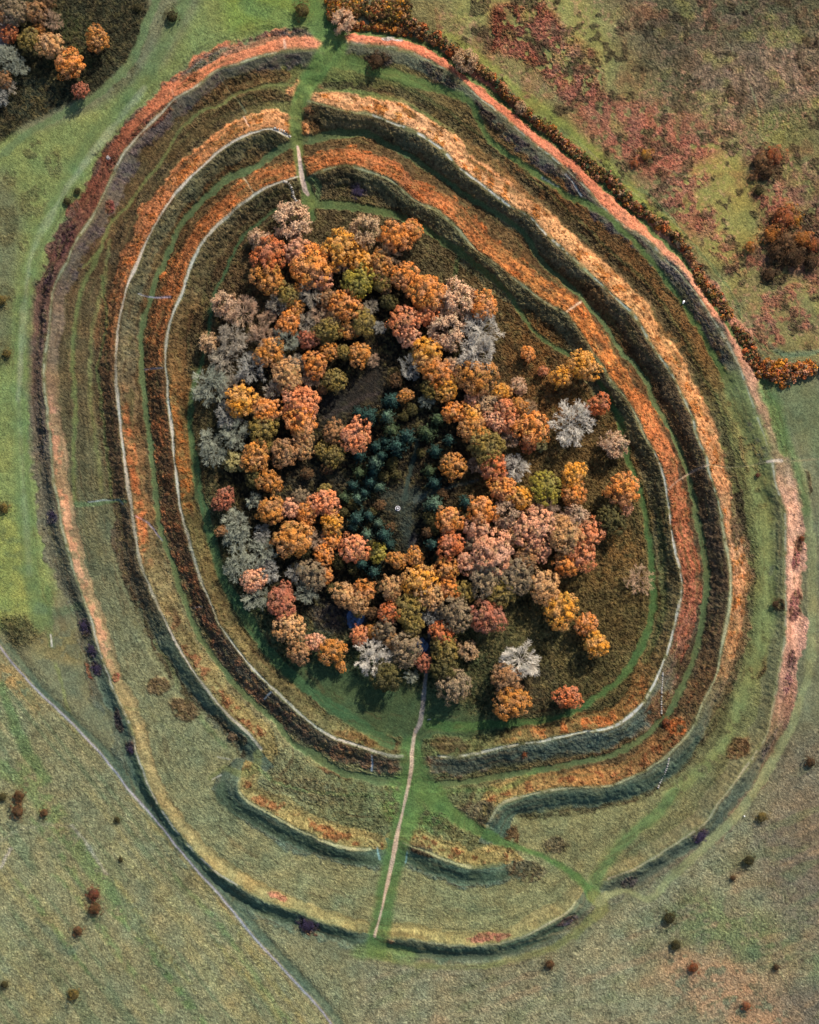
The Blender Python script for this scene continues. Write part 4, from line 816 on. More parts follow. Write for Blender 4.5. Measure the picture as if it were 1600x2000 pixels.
# ------------------------------------------------------------------ the trees, one by one (photo x, y, crown radius, kind, colour)
L_, B_, W_K, CN = 'leafy', 'bare', 'wisp', 'conifer'
WOOD = [
(570,431,34,W_K,'pinkish'),(508,469,20,W_K,'pinkish'),(527,500,33,L_,'rust'),(581,490,25,L_,'pink'),(606,521,38,L_,'orange'),(630,546,20,L_,'pink'),(522,543,29,L_,'amber'),(561,574,22,L_,'olive'),(578,599,17,L_,'amber'),
(606,574,24,B_,'grey'),(544,594,20,B_,'grey'),(674,597,30,L_,'orange'),(637,582,18,L_,'brown'),(662,484,32,L_,'golden'),(702,490,18,L_,'golden'),(713,453,30,W_K,'buff'),(775,462,30,L_,'orange'),(802,452,22,L_,'orange'),(707,515,22,L_,'golden'),
(744,518,24,L_,'amber'),(700,549,30,L_,'yellow-olive'),(744,552,18,L_,'olive'),(792,540,27,L_,'orange'),(756,496,22,B_,'buff'),(665,517,18,B_,'mauve'),(437,594,22,W_K,'pinkish'),(474,611,29,B_,'pinkish'),(522,622,16,B_,'pinkish'),
(564,630,22,L_,'orange'),(598,630,18,B_,'grey'),(623,616,18,B_,'pinkish'),(651,621,17,L_,'tan'),(640,645,24,L_,'olive'),(679,646,17,L_,'amber'),(710,630,24,L_,'olive'),(407,670,18,W_K,'buff'),(457,661,28,B_,'grey'),(511,658,25,B_,'mauve'),
(558,664,24,B_,'teal-grey'),(603,664,18,L_,'red-brown'),(637,668,15,L_,'dark olive'),(527,689,27,L_,'amber'),(643,686,18,L_,'amber'),(674,689,16,L_,'olive'),(702,694,22,L_,'amber'),(728,703,12,B_,'pinkish'),(437,701,26,B_,'grey'),(491,720,28,B_,'blue-grey'),
(615,712,23,L_,'orange'),(561,734,29,L_,'tan'),(583,709,16,B_,'grey'),(606,740,17,B_,'mauve'),(654,743,22,L_,'olive'),(412,752,34,B_,'teal-grey'),(533,762,17,B_,'grey'),(550,706,12,B_,'grey'),(449,756,20,B_,'grey'),(630,762,9,L_,'brown'),
(471,782,30,L_,'golden'),(446,810,24,B_,'blue-grey'),(523,802,26,L_,'orange'),(588,786,33,L_,'salmon'),(587,820,32,L_,'orange'),(592,850,22,L_,'tan'),(513,838,25,L_,'olive'),(460,850,27,B_,'teal-grey'),(409,861,20,B_,'teal-grey'),(418,889,22,B_,'teal-grey'),(457,902,18,W_K,'straw'),
(499,892,27,L_,'amber'),(517,869,15,L_,'olive'),(556,884,26,L_,'brown'),(590,878,18,L_,'tan'),(525,940,22,L_,'amber'),(497,936,17,L_,'dark olive'),(437,975,23,L_,'red-brown'),(651,844,20,L_,'brown'),(696,850,31,L_,'salmon'),(629,880,15,L_,'olive'),(654,892,20,L_,'olive'),
(497,978,15,B_,'teal-grey'),(530,996,25,L_,'amber'),(567,993,19,L_,'pink'),(587,971,17,L_,'grey-brown'),(599,1002,21,L_,'orange'),(634,982,26,L_,'salmon'),(634,957,13,L_,'olive'),(648,1021,22,L_,'golden'),(432,1038,13,L_,'brown'),(463,1021,25,B_,'teal-grey'),(463,1056,24,B_,'teal-grey'),
(513,1044,17,B_,'blue-grey'),(511,1080,26,B_,'teal-grey'),(572,1052,35,L_,'amber'),(620,1055,18,B_,'mauve'),(648,1056,17,L_,'orange'),(632,1083,20,L_,'orange'),(693,1072,27,L_,'salmon'),(466,1106,26,B_,'teal-grey'),(496,1133,24,L_,'pink'),(525,1114,22,B_,'blue-grey'),(738,1080,18,L_,'yellow-olive'),(775,1094,18,L_,'amber'),(811,1089,18,L_,'amber'),
(500,1167,24,B_,'teal-grey'),(549,1180,28,L_,'red-brown'),(556,1153,17,L_,'red-brown'),(565,1227,30,L_,'tan'),(584,1275,22,L_,'brown'),(615,1254,18,L_,'pink'),(647,1272,24,L_,'amber'),(665,1301,13,L_,'amber'),(674,1164,23,L_,'tan'),(711,1153,21,L_,'orange'),(699,1176,22,L_,'tan'),(610,1122,26,L_,'grey-brown'),(637,1124,15,L_,'orange'),
(576,1120,16,B_,'blue-grey'),(599,1155,22,B_,'teal-grey'),(699,1200,9,L_,'olive'),(727,1198,12,L_,'dark brown'),(729,1282,33,B_,'white'),(702,1241,18,L_,'salmon'),(731,1233,15,L_,'amber'),(752,1227,21,L_,'grey-brown'),(764,1251,16,L_,'tan'),(794,1268,29,L_,'grey-brown'),(754,1322,28,L_,'dark olive'),(804,1321,13,B_,'teal-grey'),
(764,1148,22,L_,'tan'),(820,1135,32,L_,'golden'),(838,1164,28,L_,'tan'),(797,1187,26,L_,'olive'),(761,1198,22,L_,'rust'),(805,1217,22,L_,'olive'),(844,1203,19,B_,'blue-grey'),(877,1150,20,L_,'orange'),(906,1154,18,L_,'olive'),(891,1200,33,L_,'grey-brown'),(953,1206,35,L_,'red-brown'),(862,1237,22,L_,'rust'),(868,1268,27,L_,'olive'),(914,1271,18,W_K,'buff'),(826,1293,17,L_,'red-brown'),(867,1307,24,L_,'dark olive'),(888,1339,30,L_,'grey-brown'),
(1096,1194,34,L_,'golden'),(1145,1219,24,L_,'orange'),(1164,1258,26,L_,'golden'),(1250,1133,27,'thin','mauve'),(1018,1291,34,B_,'white'),(989,1325,32,L_,'brown'),(998,1373,34,L_,'amber'),(1109,1362,26,L_,'rust'),
(950,1128,30,L_,'grey-brown'),(979,1157,24,L_,'olive'),(914,1099,20,L_,'pink'),(873,1112,22,L_,'amber'),(963,1078,36,L_,'pink'),(1008,1125,31,L_,'grey-brown'),(1063,1146,28,L_,'tan'),
(979,766,17,L_,'golden'),(950,787,20,W_K,'buff'),(923,782,16,L_,'pink'),(885,805,20,L_,'orange'),(923,810,20,L_,'golden'),(988,799,20,L_,'salmon'),(1014,793,17,L_,'amber'),(1036,797,15,B_,'buff'),(967,822,20,L_,'pink'),(926,840,29,L_,'amber'),(996,826,19,L_,'salmon'),(1038,837,31,L_,'orange'),(950,872,33,L_,'olive'),(995,858,17,B_,'mauve'),(1032,867,17,L_,'rust'),(1056,869,12,W_K,'straw'),(932,908,16,B_,'mauve'),(965,913,25,L_,'rust'),(1009,913,23,B_,'white'),
(885,910,25,L_,'amber'),(1117,825,39,B_,'white'),(1170,790,23,L_,'rust'),(1200,869,24,W_K,'pinkish'),(1120,928,26,L_,'golden'),(1217,957,35,L_,'orange'),(1223,993,14,L_,'pink'),(1194,1016,28,L_,'dark olive'),(1064,954,32,L_,'yellow-olive'),(1017,972,24,L_,'golden'),(982,954,25,L_,'orange'),(1120,966,22,L_,'orange'),(942,998,25,L_,'orange'),(988,1004,26,W_K,'mauve'),(1067,990,25,B_,'mauve'),(1123,1010,24,W_K,'mauve'),
(932,1034,22,L_,'pink'),(1044,1031,36,L_,'pink'),(1106,1048,31,L_,'tan'),(1152,1045,24,L_,'salmon'),(1138,1087,24,L_,'salmon'),(1059,1078,17,L_,'pink'),(923,1061,16,L_,'grey-brown'),(1108,1104,20,L_,'orange'),(1029,1087,22,L_,'brown'),(879,1016,25,L_,'orange'),(879,1066,26,L_,'rust'),(1092,1030,20,L_,'tan'),(1004,1050,18,L_,'tan'),
(833,572,34,L_,'orange'),(892,583,33,W_K,'pinkish'),(945,595,26,L_,'orange'),(790,628,30,L_,'salmon'),(833,615,20,L_,'salmon'),(798,658,20,L_,'pink'),(872,648,33,W_K,'pinkish'),(942,645,35,B_,'white'),(932,691,34,B_,'white'),(833,691,28,L_,'golden'),(803,715,22,B_,'blue-grey'),(853,726,29,L_,'orange'),(872,759,22,L_,'golden'),(932,738,34,L_,'amber'),(883,715,17,W_K,'pinkish'),(839,760,18,L_,'olive'),
(1031,691,16,L_,'orange'),(1061,725,11,L_,'salmon'),(1013,754,15,W_K,'pinkish'),(1141,715,33,L_,'golden'),(1098,735,24,L_,'golden'),(773,743,13,L_,'dark brown'),(791,773,14,L_,'amber'),(833,784,14,B_,'teal-grey'),(725,600,14,B_,'grey'),(740,640,12,B_,'blue-grey'),(760,590,16,L_,'dark olive'),(752,560,14,L_,'brown'),
]
for t in [(764,782,18),(721,813,20),(755,813,17),(700,806,13),(764,841,17),(795,852,18),(775,872,21),(735,872,15),(702,889,15),(733,903,16),(702,923,15),(730,920,13),(724,942,15),(741,951,13),(674,971,15),(699,973,15),(697,1013,18),(721,1006,14),(750,1044,18),(716,1044,14),(707,1100,16),(730,1117,16),(668,878,11),(854,819,17),(835,846,19),(850,881,15),(878,860,13),(838,919,15),(848,943,16),(848,984,19),(910,981,14),(844,1063,15),(859,1095,12),(745,890,14),(752,862,12),(690,948,13),(712,962,12),(760,1062,14),(688,1030,12),(738,1022,11)]:
    WOOD.append((*t, CN, ('pale teal', 'teal', 'teal', 'moss')[(t[0] * 7 + t[1] * 3) % 4]))
for t in [(766,905,11),(774,927,10),(750,930,10),(688,985,11),(742,987,11),(728,1000,9),(838,1012,12),(852,1034,11),(822,884,9),(868,902,10),(836,1040,11),(866,965,10),(745,812,11),(790,812,10),(805,800,11),(880,1090,10),(640,915,12),(600,925,12),(670,1000,11),(762,1030,9),(725,1065,11),(660,1100,13),(690,1110,12),(650,1150,11)]:
    WOOD.append((*t, L_, ('dark olive', 'dark brown', 'dark olive')[(t[0] + t[1]) % 3]))
MANUAL = {
(570,431):'large pinkish twiggy tree at the very top of the wood below the entrance path',
(508,469):'small pinkish twiggy tree beside the rust leafy tree at top left of the wood',
(407,670):'small oval buff tree standing alone left of the wood beside the green ditch path',
(1031,691):'small round orange tree standing alone in brown bracken right of the white bare trees',
(1061,725):'tiny round salmon tree beside the golden pair near the inner rampart path',
(1013,754):'small pinkish bare tree alone in bracken below the lone orange tree',
(1141,715):'larger golden leafy tree of the pair touching the inner rampart path',
(1098,735):'smaller golden leafy tree left of the bigger golden one by the inner rampart',
(1117,825):'large white bare tree with radiating branches standing alone right of the wood',
(1170,790):'round rust leafy tree just above the lone large white bare tree',
(1200,869):'pinkish twiggy tree standing alone below right of the large lone white bare tree',
(1217,957):'big orange leafy tree standing alone at the far right edge of the interior',
(1120,928):'golden leafy tree at upper right end of the dense lower right clump',
(1096,1194):'largest golden leafy tree of the row of three at lower right',
(1145,1219):'orange leafy tree in the middle of the row of three at lower right',
(1164,1258):'round golden tree at the lower end of the row of three',
(1109,1362):'round rust tree standing alone beside the curved green path at lower right',
(1018,1291):'white bare tree leaning over a brown leafy tree in the lower right clearing',
(989,1325):'brown leafy tree below the white bare tree in the lower right clearing',
(998,1373):'round amber tree lowest in the group of three in the lower right clearing',
(1250,1133):'faint wispy bare tree alone in the brown clearing at right beside the curved green path',
(914,1271):'small buff bare tree right of the path below the wood',
(729,1282):'large white bare tree with star-shaped branches at the bottom edge of the wood',
(844,1203):'blue-grey bare tree at the upper end of the dark path in the lower wood',
(437,975):'round red-brown leafy tree standing alone on the left edge of the wood',
(432,1038):'tiny brown leafy tree left of two teal-grey bare trees on the left edge',
(665,1301):'smallest amber tree at the bottom left of the wood',
(699,1200):'tiny olive tree standing in the blue pool',
(457,902):'small straw coloured oval tree on the left edge of the wood',
(953,1206):'large round red-brown tree at lower right edge of the dense lower clump',
}
KW = {'leafy': 'leafy', 'bare': 'bare', 'wisp': 'twiggy', 'thin': 'bare', 'conifer': 'conifer'}
def sector(x, y):
    dx, dy = x - 800, y - 890
    v = 'upper' if dy < -170 else ('lower' if dy > 170 else ''); h_ = 'left' if dx < -120 else ('right' if dx > 120 else '')
    return (v + ' ' + h_).strip() or 'middle'
def size_word(r): return 'small' if r < 17.5 else ('large' if r > 28 else 'medium')
def phrase(t): return f"{t[4]} {KW[t[3]]}"
used = set(MANUAL.values())
def auto_label(i):
    t = WOOD[i]; head = f"{size_word(t[2])} {t[4]} " + ('conifer' if t[3] == CN else f"{KW[t[3]]} tree")
    nb = sorted((math.hypot(o[0] - t[0], o[1] - t[1]), j) for j, o in enumerate(WOOD) if j != i)[:9]
    rel = []
    for d, j in nb:
        o = WOOD[j]; dx, dy = o[0] - t[0], o[1] - t[1]
        w = ('right of' if dx < 0 else 'left of') if abs(dx) > abs(dy) else ('below' if dy < 0 else 'above')
        rel.append((w, phrase(o)))
    sec = sector(t[0], t[1])
    for a in range(len(rel)):
        for b in range(a + 1, len(rel)):
            if rel[a][0] == rel[b][0]: continue
            s = f"{head} {rel[a][0]} {rel[a][1]} one, {rel[b][0]} {rel[b][1]} one, {sec} wood"
            if s not in used and len(s.split()) <= 16: used.add(s); return s
    return head + f" at {t[0]} {sec} wood"
WOOD_GROUP = {'leafy': 'autumn leafy trees of the wood', 'bare': 'bare trees of the wood', 'wisp': 'bare trees of the wood', 'thin': 'bare trees of the wood', 'conifer': 'conifers in the middle of the wood'}
for i, t in enumerate(WOOD):
    lb = MANUAL.get((t[0], t[1])) or auto_label(i)
    plant(t[0], t[1], t[2] * (1.08 if t[3] in (B_, W_K) else (1.03 if (t[0], t[1]) in MANUAL else 1.26 if 900 < t[0] < 1175 and 975 < t[1] < 1175 else 1.15)), t[3], t[4], lb, 'conifer' if t[3] == CN else 'tree', WOOD_GROUP[t[3]], tall=(.7 + .65 * ((t[0] * 13 + t[1] * 7) % 11) / 10) if t[3] == CN else None)
# the corner wood at top left, and trees in the hedge
for t in [(190,76,25,L_,'amber','round amber tree standing apart on the dark ground at top left'),(137,125,30,L_,'orange','bright orange leafy tree among the trees at top left'),(157,177,18,L_,'red-brown','small red-brown tree just below the bright orange one at top left'),
          (98,90,28,L_,'tan','pale tan leafy tree left of the bright orange one at top left'),(56,78,24,L_,'olive','olive leafy tree beside the pale lane at top left'),(18,66,20,L_,'rust','rust leafy tree on the left picture edge beside the pale lane'),(75,58,14,L_,'amber','small amber tree above the olive one at top left'),
          (14,116,26,B_,'teal-grey','larger teal-grey bare tree on the left picture edge'),(38,130,18,B_,'teal-grey','smaller teal-grey bare tree right of the larger one at top left'),(28,22,30,L_,'grey-brown','grey-brown leafy tree in the top left picture corner'),(70,24,24,L_,'brown','brown leafy tree right of the grey-brown one in the top left corner'),
          (-12,30,26,L_,'brown','brown leafy tree cut by the left picture edge in the top corner'),(8,155,18,L_,'brown','small brown tree on the left picture edge below the bare trees'),(18,170,14,B_,'grey','small grey bare tree below the brown one on the left picture edge'),(4,190,16,B_,'blue-grey','blue-grey bare tree lowest on the left picture edge in the corner wood'),
          (100,40,20,B_,'mauve','dark mauve bare tree beside the shaded strip at top left'),(92,5,18,L_,'dark brown','dark brown tree on the top picture edge of the corner wood'),
          (670,40,22,W_K,'pinkish','pinkish bare tree at the left end of the hedge thicket by the entrance'),(910,117,23,W_K,'buff','larger buff bare tree standing on the long hedge'),(1018,210,12,W_K,'buff','small buff bare tree standing on the long hedge')]:
    plant(*t[:5], t[5], 'tree', 'trees beyond the rings')
# single bushes out on the grassland
for t in [(1490,1597,14,'olive','round olive bush with orange top beside the grass path at lower right'),(1465,1682,15,'dark olive','dark olive bush in speckled grassland below the round olive bush'),(1433,1716,8,'dark brown','tiny dark bush left below the dark olive bush at lower right'),(1310,1796,17,'dark olive','large dark round bush below the ring at lower right'),
          (1322,1848,15,'dark olive','dark round bush just below the largest one at lower right'),(1075,1885,13,'brown','brown bush below the outer bank beside the grass path'),(1357,1892,14,'rust','rust and brown bush beside pale pinkish grass at lower right'),(1517,1890,9,'dark brown','small dark bush at the edge of a green strip at lower right'),
          (1460,1967,13,'salmon','salmon red bush near the bottom right corner'),(1585,1490,14,'dark brown','dark brown bush on the right picture edge'),(1455,1716,0.1,'dark brown',''),(35,1556,16,'brown','upper reddish bush of the joined pair at lower left'),(32,1586,18,'brown','lower reddish bush of the joined pair at lower left'),(84,1589,12,'brown','small round brown bush right of the joined pair at lower left'),
          (182,1748,17,'red-brown','upper red-brown bush of the joined pair in the lower left meadow'),(184,1776,18,'brown','lower brown bush of the joined pair in the lower left meadow'),(151,1819,14,'brown','brown bush below left of the joined meadow pair'),(142,1945,16,'olive','olive brown bush near the bottom left edge'),(7,1925,11,'dark olive','dark bush cut by the left picture edge at the bottom'),
          (3,1558,12,'dark olive','dark olive bush cut by the left picture edge'),(228,1602,9,'dark olive','small dark bush alone in grass left of the straight track'),(235,1680,7,'dark olive','tiny dark bush in grass below the small dark bush'),(5,992,14,'olive','olive bush on the left picture edge beside the green track'),
          (590,16,21,'olive','round olive bush at the top picture edge beside the entrance grass'),(268,14,12,'dark olive','dark bush on the top picture edge beside the grass track'),(335,30,17,'dark olive','dark oval bush on the grass near the top picture edge'),
          (150,372,10,'dark olive','dark bush beside the outer ditch at upper left'),(130,392,11,'dark olive','dark bush on green grass below another bush at upper left'),          (12,690,12,'olive','olive bush on the left picture edge above the track bend'),(2,585,13,'olive','olive bush on the left picture edge in rough grass'),
          (735,118,22,'dark brown','dark low bush mound behind the outer bank near the top entrance'),(602,216,10,'brown','small brown bush mound at the left end of the middle bank'),
          (1303,1413,13,'rust','bright rust bush at the bottom right bend of the middle ditch'),(1568,1052,8,'rust','small rust bush outside the outer bank on the right'),(1480,928,7,'red-brown','tiny red-brown bush in the grass belt on the right'),(1515,1180,10,'dark brown','round dark bush in the belt left of the red bank'),
          (1024,1474,7,'rust','tiny rust bush on the dark slope of the inner bank at the bottom'),(452,1440,12,'grey-brown','grey-brown bush in the middle ditch end at lower left'),
          (1262,300,14,'golden','golden gorse bush in pink scrub right of the long hedge'),(1240,318,12,'rust','rust bush in pink scrub right of the long hedge')]:
    if t[2] > 1: plant(t[0], t[1], t[2], 'bush', t[3], t[4], 'bush', 'bushes out on the grassland')
# low purple thorn bushes on the outer bank
for t in [(165,1222,13,'topmost purple thorn patch beside the outer bank path at left'),(180,1268,12,'middle purple thorn patch beside the outer bank path at left'),(190,1306,12,'lowest purple thorn patch beside the outer bank path at left'),(602,1805,19,'wide purple thorn patch on the bottom outer bank'),(1366,1632,16,'purple thorn patch on the outer bank at lower right'),(104,1005,9,'small purple thorn patch at the left end of a cross path'),(700,373,15,'grey purple thorn patch inside the inner bank near the top'),(258,1463,9,'purple thorn patch low on the left outer bank')]:
    plant(*t[:3], 'bush', 'purple', t[3], 'bush', 'purple thorn patches on the banks', tall=.5)
# thorn thicket on the right edge
for i, t in enumerate([(1535,420,26,'rust','round rust bush at the top of the thicket on the right edge'),(1545,405,12,'golden','small golden gorse bush on top of the right edge thicket'),(1555,428,14,'golden','larger golden gorse bush in the right edge thicket'),(1510,455,20,'orange','orange bush at the left side of the right edge thicket'),(1540,468,22,'brown','brown bush in the middle of the right edge thicket'),
          (1572,465,20,'orange','orange bush on the right side of the right edge thicket'),(1595,478,18,'rust','rust bush cut by the right picture edge in the thicket'),(1520,492,20,'dark brown','dark brown bush low in the right edge thicket'),(1555,500,24,'dark brown','largest dark bush at the bottom of the right edge thicket'),(1588,510,18,'dark brown','dark bush at bottom right of the right edge thicket'),
          (1468,480,14,'orange','orange bush standing left of the right edge thicket'),(1505,535,15,'dark brown','dark bush below the right edge thicket'),(1490,312,20,'brown','brown bush at upper left of the right edge heath'),(1515,300,20,'rust','rust bush beside the brown bush on the right edge heath'),(1500,335,16,'dark brown','dark bush below the rust bush on the right edge heath'),(1484,372,11,'dark olive','small dark bush between two heath thickets on the right'),(1472,345,10,'brown','small brown bush left of the heath bushes on the right')]):
    plant(t[0], t[1], t[2] * 1.15, 'bush', t[3], t[4], 'bush', 'thicket bushes on the right heath')

# ------------------------------------------------------------------ masses of small growth
def domes(P, R, Hh, cols, per, r, leaf=.42):
    """low mounds of leaf sprays; P (n,3) base points"""
    n = len(P); d = r.normal(size=(n, per, 3)); d[..., 2] = np.abs(d[..., 2]) + .25; d = unit(d)
    pos = P[:, None, :] + d * np.stack([R, R, Hh], -1)[:, None, :]
    V_, Fs = leaf_quads(pos.reshape(-1, 3), d.reshape(-1, 3), np.repeat(R * leaf, per), r, .45)
    cv = np.repeat(cols, per, 0) * (.75 + .5 * r.random((n * per, 1))); return V_, Fs, cv
r = np.random.default_rng(11)
inframe = ((UX > -60) & (UX < 1660))[None, :-1] & ((VY > -60) & (VY < 2060))[:-1, None]
wgt = np.clip(CLUMP[:-1, :-1] - .22, 0, 1) * inframe * (CLS[:-1, :-1] == 0)
flat = np.cumsum(wgt.ravel().astype(np.float64)); pick = np.searchsorted(flat, r.random(60000) * flat[-1])
jj, ii = np.unravel_index(pick, wgt.shape)
P = np.stack([GX[ii] + STEP * (r.random(len(ii)) - .5), GY[jj] + STEP * (r.random(len(ii)) - .5), Z[jj, ii] - .12], 1)
R = .34 + .50 * r.random(len(ii)) ** 2; HH = R * (.55 + .5 * r.random(len(ii)))
V_, Fs, cv = domes(P, R, HH, C[jj, ii] * (.8 + .5 * r.random((len(ii), 1))) * np.array([1.05, 1, .95]), 8, r)
tag(mesh_obj('bracken', V_, Fs, M_CLUMP, None, cv), 'rust and brown bracken and heather covering the banks and heath', 'bracken', kind='stuff')
del V_, Fs, cv, P

def hedgerow(name, pts, width, height, n, pal, label, cat='hedge', seed=1):
    """one unbroken hedge: crowded shrub heads, each of leaf sprays"""
    rr = np.random.default_rng(seed); Q, ks = catmull(pts, 4.0)
    seg = rr.integers(0, len(Q), n); wpx = np.interp(ks[seg], np.arange(len(pts)), width)
    gp = np.interp(ks[seg] * 2.9, np.arange(240), rr.random(240)); seg = np.where(gp < .22, rr.integers(0, len(Q), n), seg); wpx = np.interp(ks[seg], np.arange(len(pts)), width) * np.interp(ks[seg] * 1.9, np.arange(200), .6 + .8 * rr.random(200)); tang = np.gradient(Q, axis=0)[seg]; nrm = unit(np.stack([-tang[:, 1], tang[:, 0]], 1))
    off = (rr.random(n) - .5) * wpx; c = Q[seg] + nrm * off[:, None] + rr.normal(size=(n, 2)) * 3.0
    hn = np.interp(ks[seg] * 2.3, np.arange(200), .55 + .75 * rr.random(200)); hz = height * hn * (.6 + .6 * rr.random(n)) * (1 - .5 * (np.abs(off) / (wpx / 2 + .1)) ** 2)
    B = []; 
    for (px, py), z in zip(c, hz):
        x, y = world_xy(px, py, z); B.append((x, y, zat(x, y) + z * .45))
    R = .40 + 1.15 * rr.random(n) ** 2.2; R[rr.random(n) < .05] *= 2.0; pc = np.array([np.clip(lin(TC[k]) / K * .92, 0, .65) for k in pal]); lf_ = rr.random(400); kk = ks[seg] * 3.1 + rr.normal(size=n) * .7; ix = ((lf_[np.floor(np.abs(kk)).astype(int) % 400] + .28 * rr.normal(size=n)) % 1 * len(pal)).astype(int) % len(pal); col = pc[ix] * (.65 + .6 * rr.random((n, 1)))
    V_, Fs, cv = domes(np.array(B), R, hz * .55, col, 22, rr, .34)
    # lower leaves down to the ground, shade painted in as a darker tone
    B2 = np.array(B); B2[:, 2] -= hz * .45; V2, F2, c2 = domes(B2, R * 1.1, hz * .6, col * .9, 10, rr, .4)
    Fs = np.concatenate([Fs, F2 + len(V_)]); V_ = np.concatenate([V_, V2]); cv = np.concatenate([cv, c2])
    root = bpy.data.objects.new(name, None); link(root); x, y = world_xy(*pts[0]); root.location = (x, y, zat(x, y))
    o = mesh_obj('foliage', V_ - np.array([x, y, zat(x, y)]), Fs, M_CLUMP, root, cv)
    sa = np.array(B) - np.array([x, y, zat(x, y)]); lo_ = sa.copy(); lo_[:, 2] -= hz * .5
    SV, SF = cones(lo_[::3], sa[::3], np.full(len(sa[::3]), .09), np.full(len(sa[::3]), .04)); mesh_obj('stem', SV, SF, M_BARK, root)['kind'] = 'stuff'
    tag(root, label, cat, 'hedges beyond the outer bank'); return root
hedgerow('hedgerow', [(800,40),(835,62),(870,85),(905,112),(950,140),(1000,190),(1060,242),(1100,275),(1150,318),(1200,358),(1235,395),(1280,430),(1330,470),(1352,500),(1372,545),(1400,580),(1430,625),(1455,660),(1470,690),(1482,712)],
         [22,18,15,18,11,9,12,11,17,16,14,19,14,9,14,15,19,17,22,24], 4.0, 1700, ['brown','rust','dark olive','dark brown','tan','olive','grey-brown','moss','pink','brown','olive','amber','dark brown','tan'], 'long rust and brown hedge running down the outside of the outer bank', seed=2)
hedgerow('hedgerow', [(1488,715),(1510,726),(1540,728),(1575,720),(1625,715)], [34,36,32,28,28], 4.2, 620, ['dark brown','orange','amber','golden','rust','pink','grey-brown'], 'short thick amber hedge reaching the right picture edge', seed=3)
hedgerow('hedgerow', [(642,18),(690,14),(740,20),(800,16)], [44,40,44,46], 4.0, 1000, ['dark olive','olive','brown','dark brown','rust','golden','tan','olive'], 'wide dark hedge thicket at the top picture edge', seed=4)
hedgerow('hedgerow', [(688,46),(720,48),(750,50),(775,54),(800,52),(830,62)], [8,6,6,12,24,24], 2.6, 200, ['rust','brown','tan','olive','amber'], 'thin low hedge edging the dark thicket above the outer bank', seed=5)

# ------------------------------------------------------------------ small built things
def box_bm(sx, sy, sz, cx=0, cy=0, cz=0, rz=0):
    v = np.array([(x, y, z) for x in (-.5, .5) for y in (-.5, .5) for z in (-.5, .5)]) * (sx, sy, sz)
    c, s = math.cos(rz), math.sin(rz); v = np.stack([v[:, 0] * c - v[:, 1] * s + cx, v[:, 0] * s + v[:, 1] * c + cy, v[:, 2] + cz], 1)
    return v, np.array([(0,1,3,2),(4,6,7,5),(0,4,5,1),(2,3,7,6),(0,2,6,4),(1,5,7,3)])
def join(parts):
    V_ = []; Fs = []; o = 0
    for v, f in parts: V_.append(v); Fs.append(f + o); o += len(v)
    return np.concatenate(V_), np.concatenate(Fs)
def disc(r0, r1, z0, z1, n=28):
    """solid ring or drum with a slightly bevelled top"""
    V_ = []; prof = [(r1, z0), (r1, z1 - .04), (r1 - .04, z1), (r0 + .001, z1), (r0 + .001, z0)]
    for k in range(n):
        a = 6.283185 * k / n
        for q, z in prof: V_.append((q * math.cos(a), q * math.sin(a), z))
    m = len(prof); Fs = [(k * m + j, ((k + 1) % n) * m + j, ((k + 1) % n) * m + (j + 1) % m, k * m + (j + 1) % m) for k in range(n) for j in range(m)]
    return np.array(V_, float), np.array(Fs)
def root_at(name, px, py, label, cat, rz=0, group=None, dz=0):
    x, y = world_xy(px, py); o = bpy.data.objects.new(name, None); link(o); o.location = (x, y, zat(x, y, False) + dz); o.rotation_euler = (0, 0, rz); return tag(o, label, cat, group)
# stone direction marker in the glade
t = root_at('stone_marker', 777, 993, 'small round pale stone marker on the glade in the middle of the wood', 'monument')
mesh_obj('base_ring', *disc(1.05, 1.5, -.2, .14), M_STONE, t); mesh_obj('pillar', *disc(0, .55, -.2, 1.05), M_STONE, t); mesh_obj('top_plate', *disc(0, .6, 1.05, 1.16), M_STONE, t)
# bench by the south path
t = root_at('bench', 838.5, 1405, 'small grey wooden bench on green grass right of the path below the wood', 'bench', .12)
mesh_obj('seat', *join([box_bm(2.1, .16, .05, 0, k * .19 - .2, .46) for k in range(3)]), M_WOOD, t); mesh_obj('backrest', *join([box_bm(2.1, .05, .14, 0, .34, .62 + k * .19) for k in range(2)]), M_WOOD, t)
for sx in (-1, 1): mesh_obj('leg', *join([box_bm(.1, .1, .6, sx * .85, -.22, .14), box_bm(.1, .1, 1.0, sx * .85, .30, .36), box_bm(.1, .6, .08, sx * .85, .04, .40)]), M_WOOD, t)
# pale boulder by the belt path
rr = np.random.default_rng(9); d = fib(46, rr, -1)
import bmesh
bm = bmesh.new(); bmesh.ops.create_icosphere(bm, subdivisions=3, radius=1)
for v in bm.verts:
    n_ = math.sin(v.co.x * 3.1 + 1) * .12 + math.sin(v.co.y * 4.3 + v.co.z * 2) * .1 + math.sin(v.co.z * 5 + v.co.x * 2) * .06; v.co *= 1 + n_; v.co.x *= .68; v.co.y *= 1.05; v.co.z *= .5
me = bpy.data.meshes.new('boulder'); bm.to_mesh(me); bm.free(); me.materials.append(M_CHALK)
x, y = world_xy(1333.5, 591); o = link(bpy.data.objects.new('boulder', me)); o.location = (x, y, zat(x, y, False) + .2); o.rotation_euler = (0, 0, -.5); tag(o, 'pale boulder beside the narrow green path in the right belt', 'boulder')
# white marker post by the grass path
t = root_at('marker_post', 1453, 1593, 'short white post beside the grass path at lower right', 'post')
mesh_obj('post', *box_bm(.34, .34, 1.1, 0, 0, .45), M_WHITE, t); mesh_obj('cap', *box_bm(.6, .6, .1, 0, 0, 1.05), M_WHITE, t)
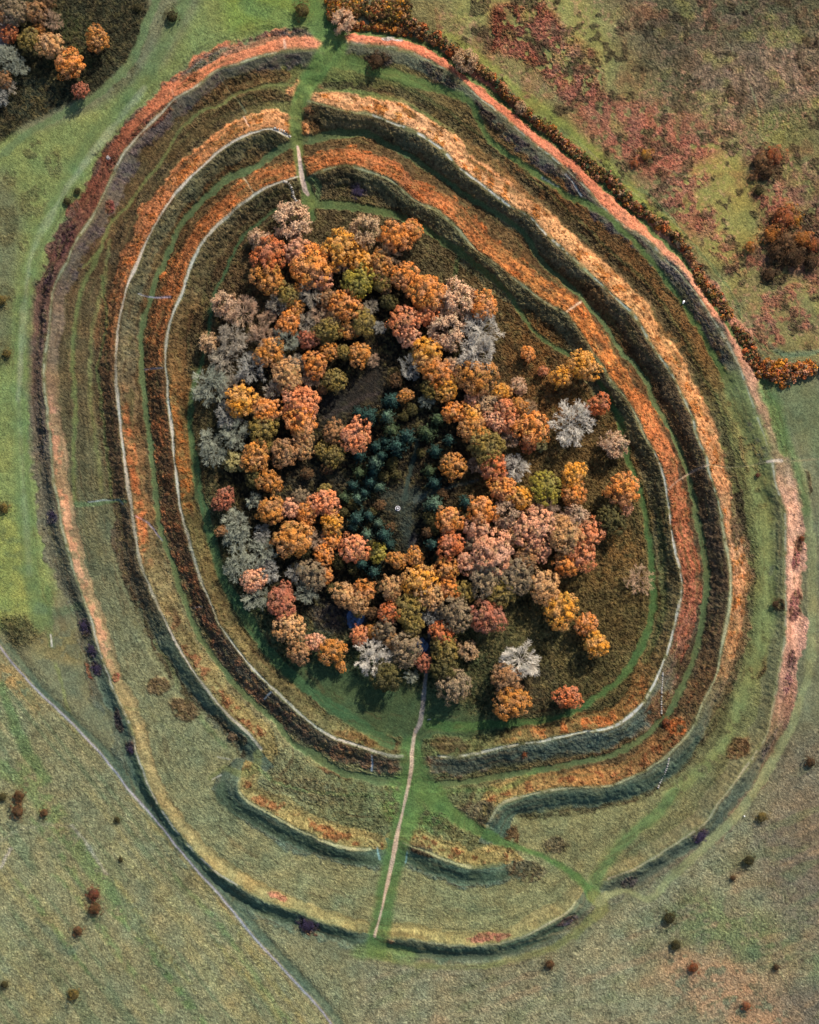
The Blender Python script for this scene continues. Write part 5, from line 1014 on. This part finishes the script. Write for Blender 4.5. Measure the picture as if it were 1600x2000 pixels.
# timber steps up the banks
def steps(pts, w, label, n):
    Q, ks = catmull(pts, 1.0); x0, y0 = world_xy(*pts[0]); z0 = zat(x0, y0)
    root = bpy.data.objects.new('stairs', None); link(root); root.location = (x0, y0, z0); tag(root, label, 'stairs', 'timber steps on the banks')
    for k in range(n):
        i = int((k + .5) / n * (len(Q) - 1)); a = Q[max(i - 3, 0)]; b = Q[min(i + 3, len(Q) - 1)]; x, y = world_xy(*Q[i])
        an = math.atan2(-(b[1] - a[1]), b[0] - a[0]); L = len(Q) * S / n
        z = zat(x, y, False) - z0
        s = mesh_obj('step', *box_bm(L * .62, w, .34, x - x0, y - y0, z + .06, an), M_WOOD, root)
        mesh_obj('riser', *box_bm(L * .30, w * .98, .5, x - x0 - math.cos(an) * L * .46, y - y0 - math.sin(an) * L * .46, z + .02, an), M_DARKWOOD, s)
steps([(556,359),(566,363),(572,374),(573,384),(580,394)], 1.5, 'curved flight of pale steps inside the inner bank near the top entrance', 16)
steps([(538,256),(550,258),(562,263),(568,269)], 1.4, 'short curved flight of steps on the middle bank left of the entrance', 10)
steps([(1291,1312),(1290,1345),(1291,1375),(1293,1395)], 1.0, 'long narrow flight of steps down the inner bank at lower right', 24)
steps([(1303,1478),(1300,1500),(1290,1530),(1286,1540)], 1.0, 'narrow flight of steps down the middle bank at bottom right', 16)
# pools
for (px, py, rx, ry), lb in zip(POOLS, ['blue pool among dark trees in the lower wood', 'small blue pool beside the path in the lower wood']):
    n = 40; x, y = world_xy(px, py); V_ = [(0, 0, 0)]
    for k in range(n):
        a = 6.283 * k / n; q = 1 + .10 * math.sin(3 * a + px) + .06 * math.sin(5 * a); V_.append((rx * S * q * math.cos(a), ry * S * q * math.sin(a), 0))
    Fs = np.array([(0, 1 + k, 1 + (k + 1) % n) for k in range(n)])
    w = window(px - 40, px + 40, py - 40, py + 40); d_ = np.hypot((U0[w] - px) / (rx * 1.25), (V0[w] - py) / (ry * 1.25)); lvl = float(ZB[w][d_ < 1.1].min())
    o = mesh_obj('pool', np.array(V_), Fs, M_WATER); o.location = (x, y, lvl - .32); tag(o, lb, kind='structure')
for me in list(bpy.data.meshes):
    if me.users == 0: bpy.data.meshes.remove(me)
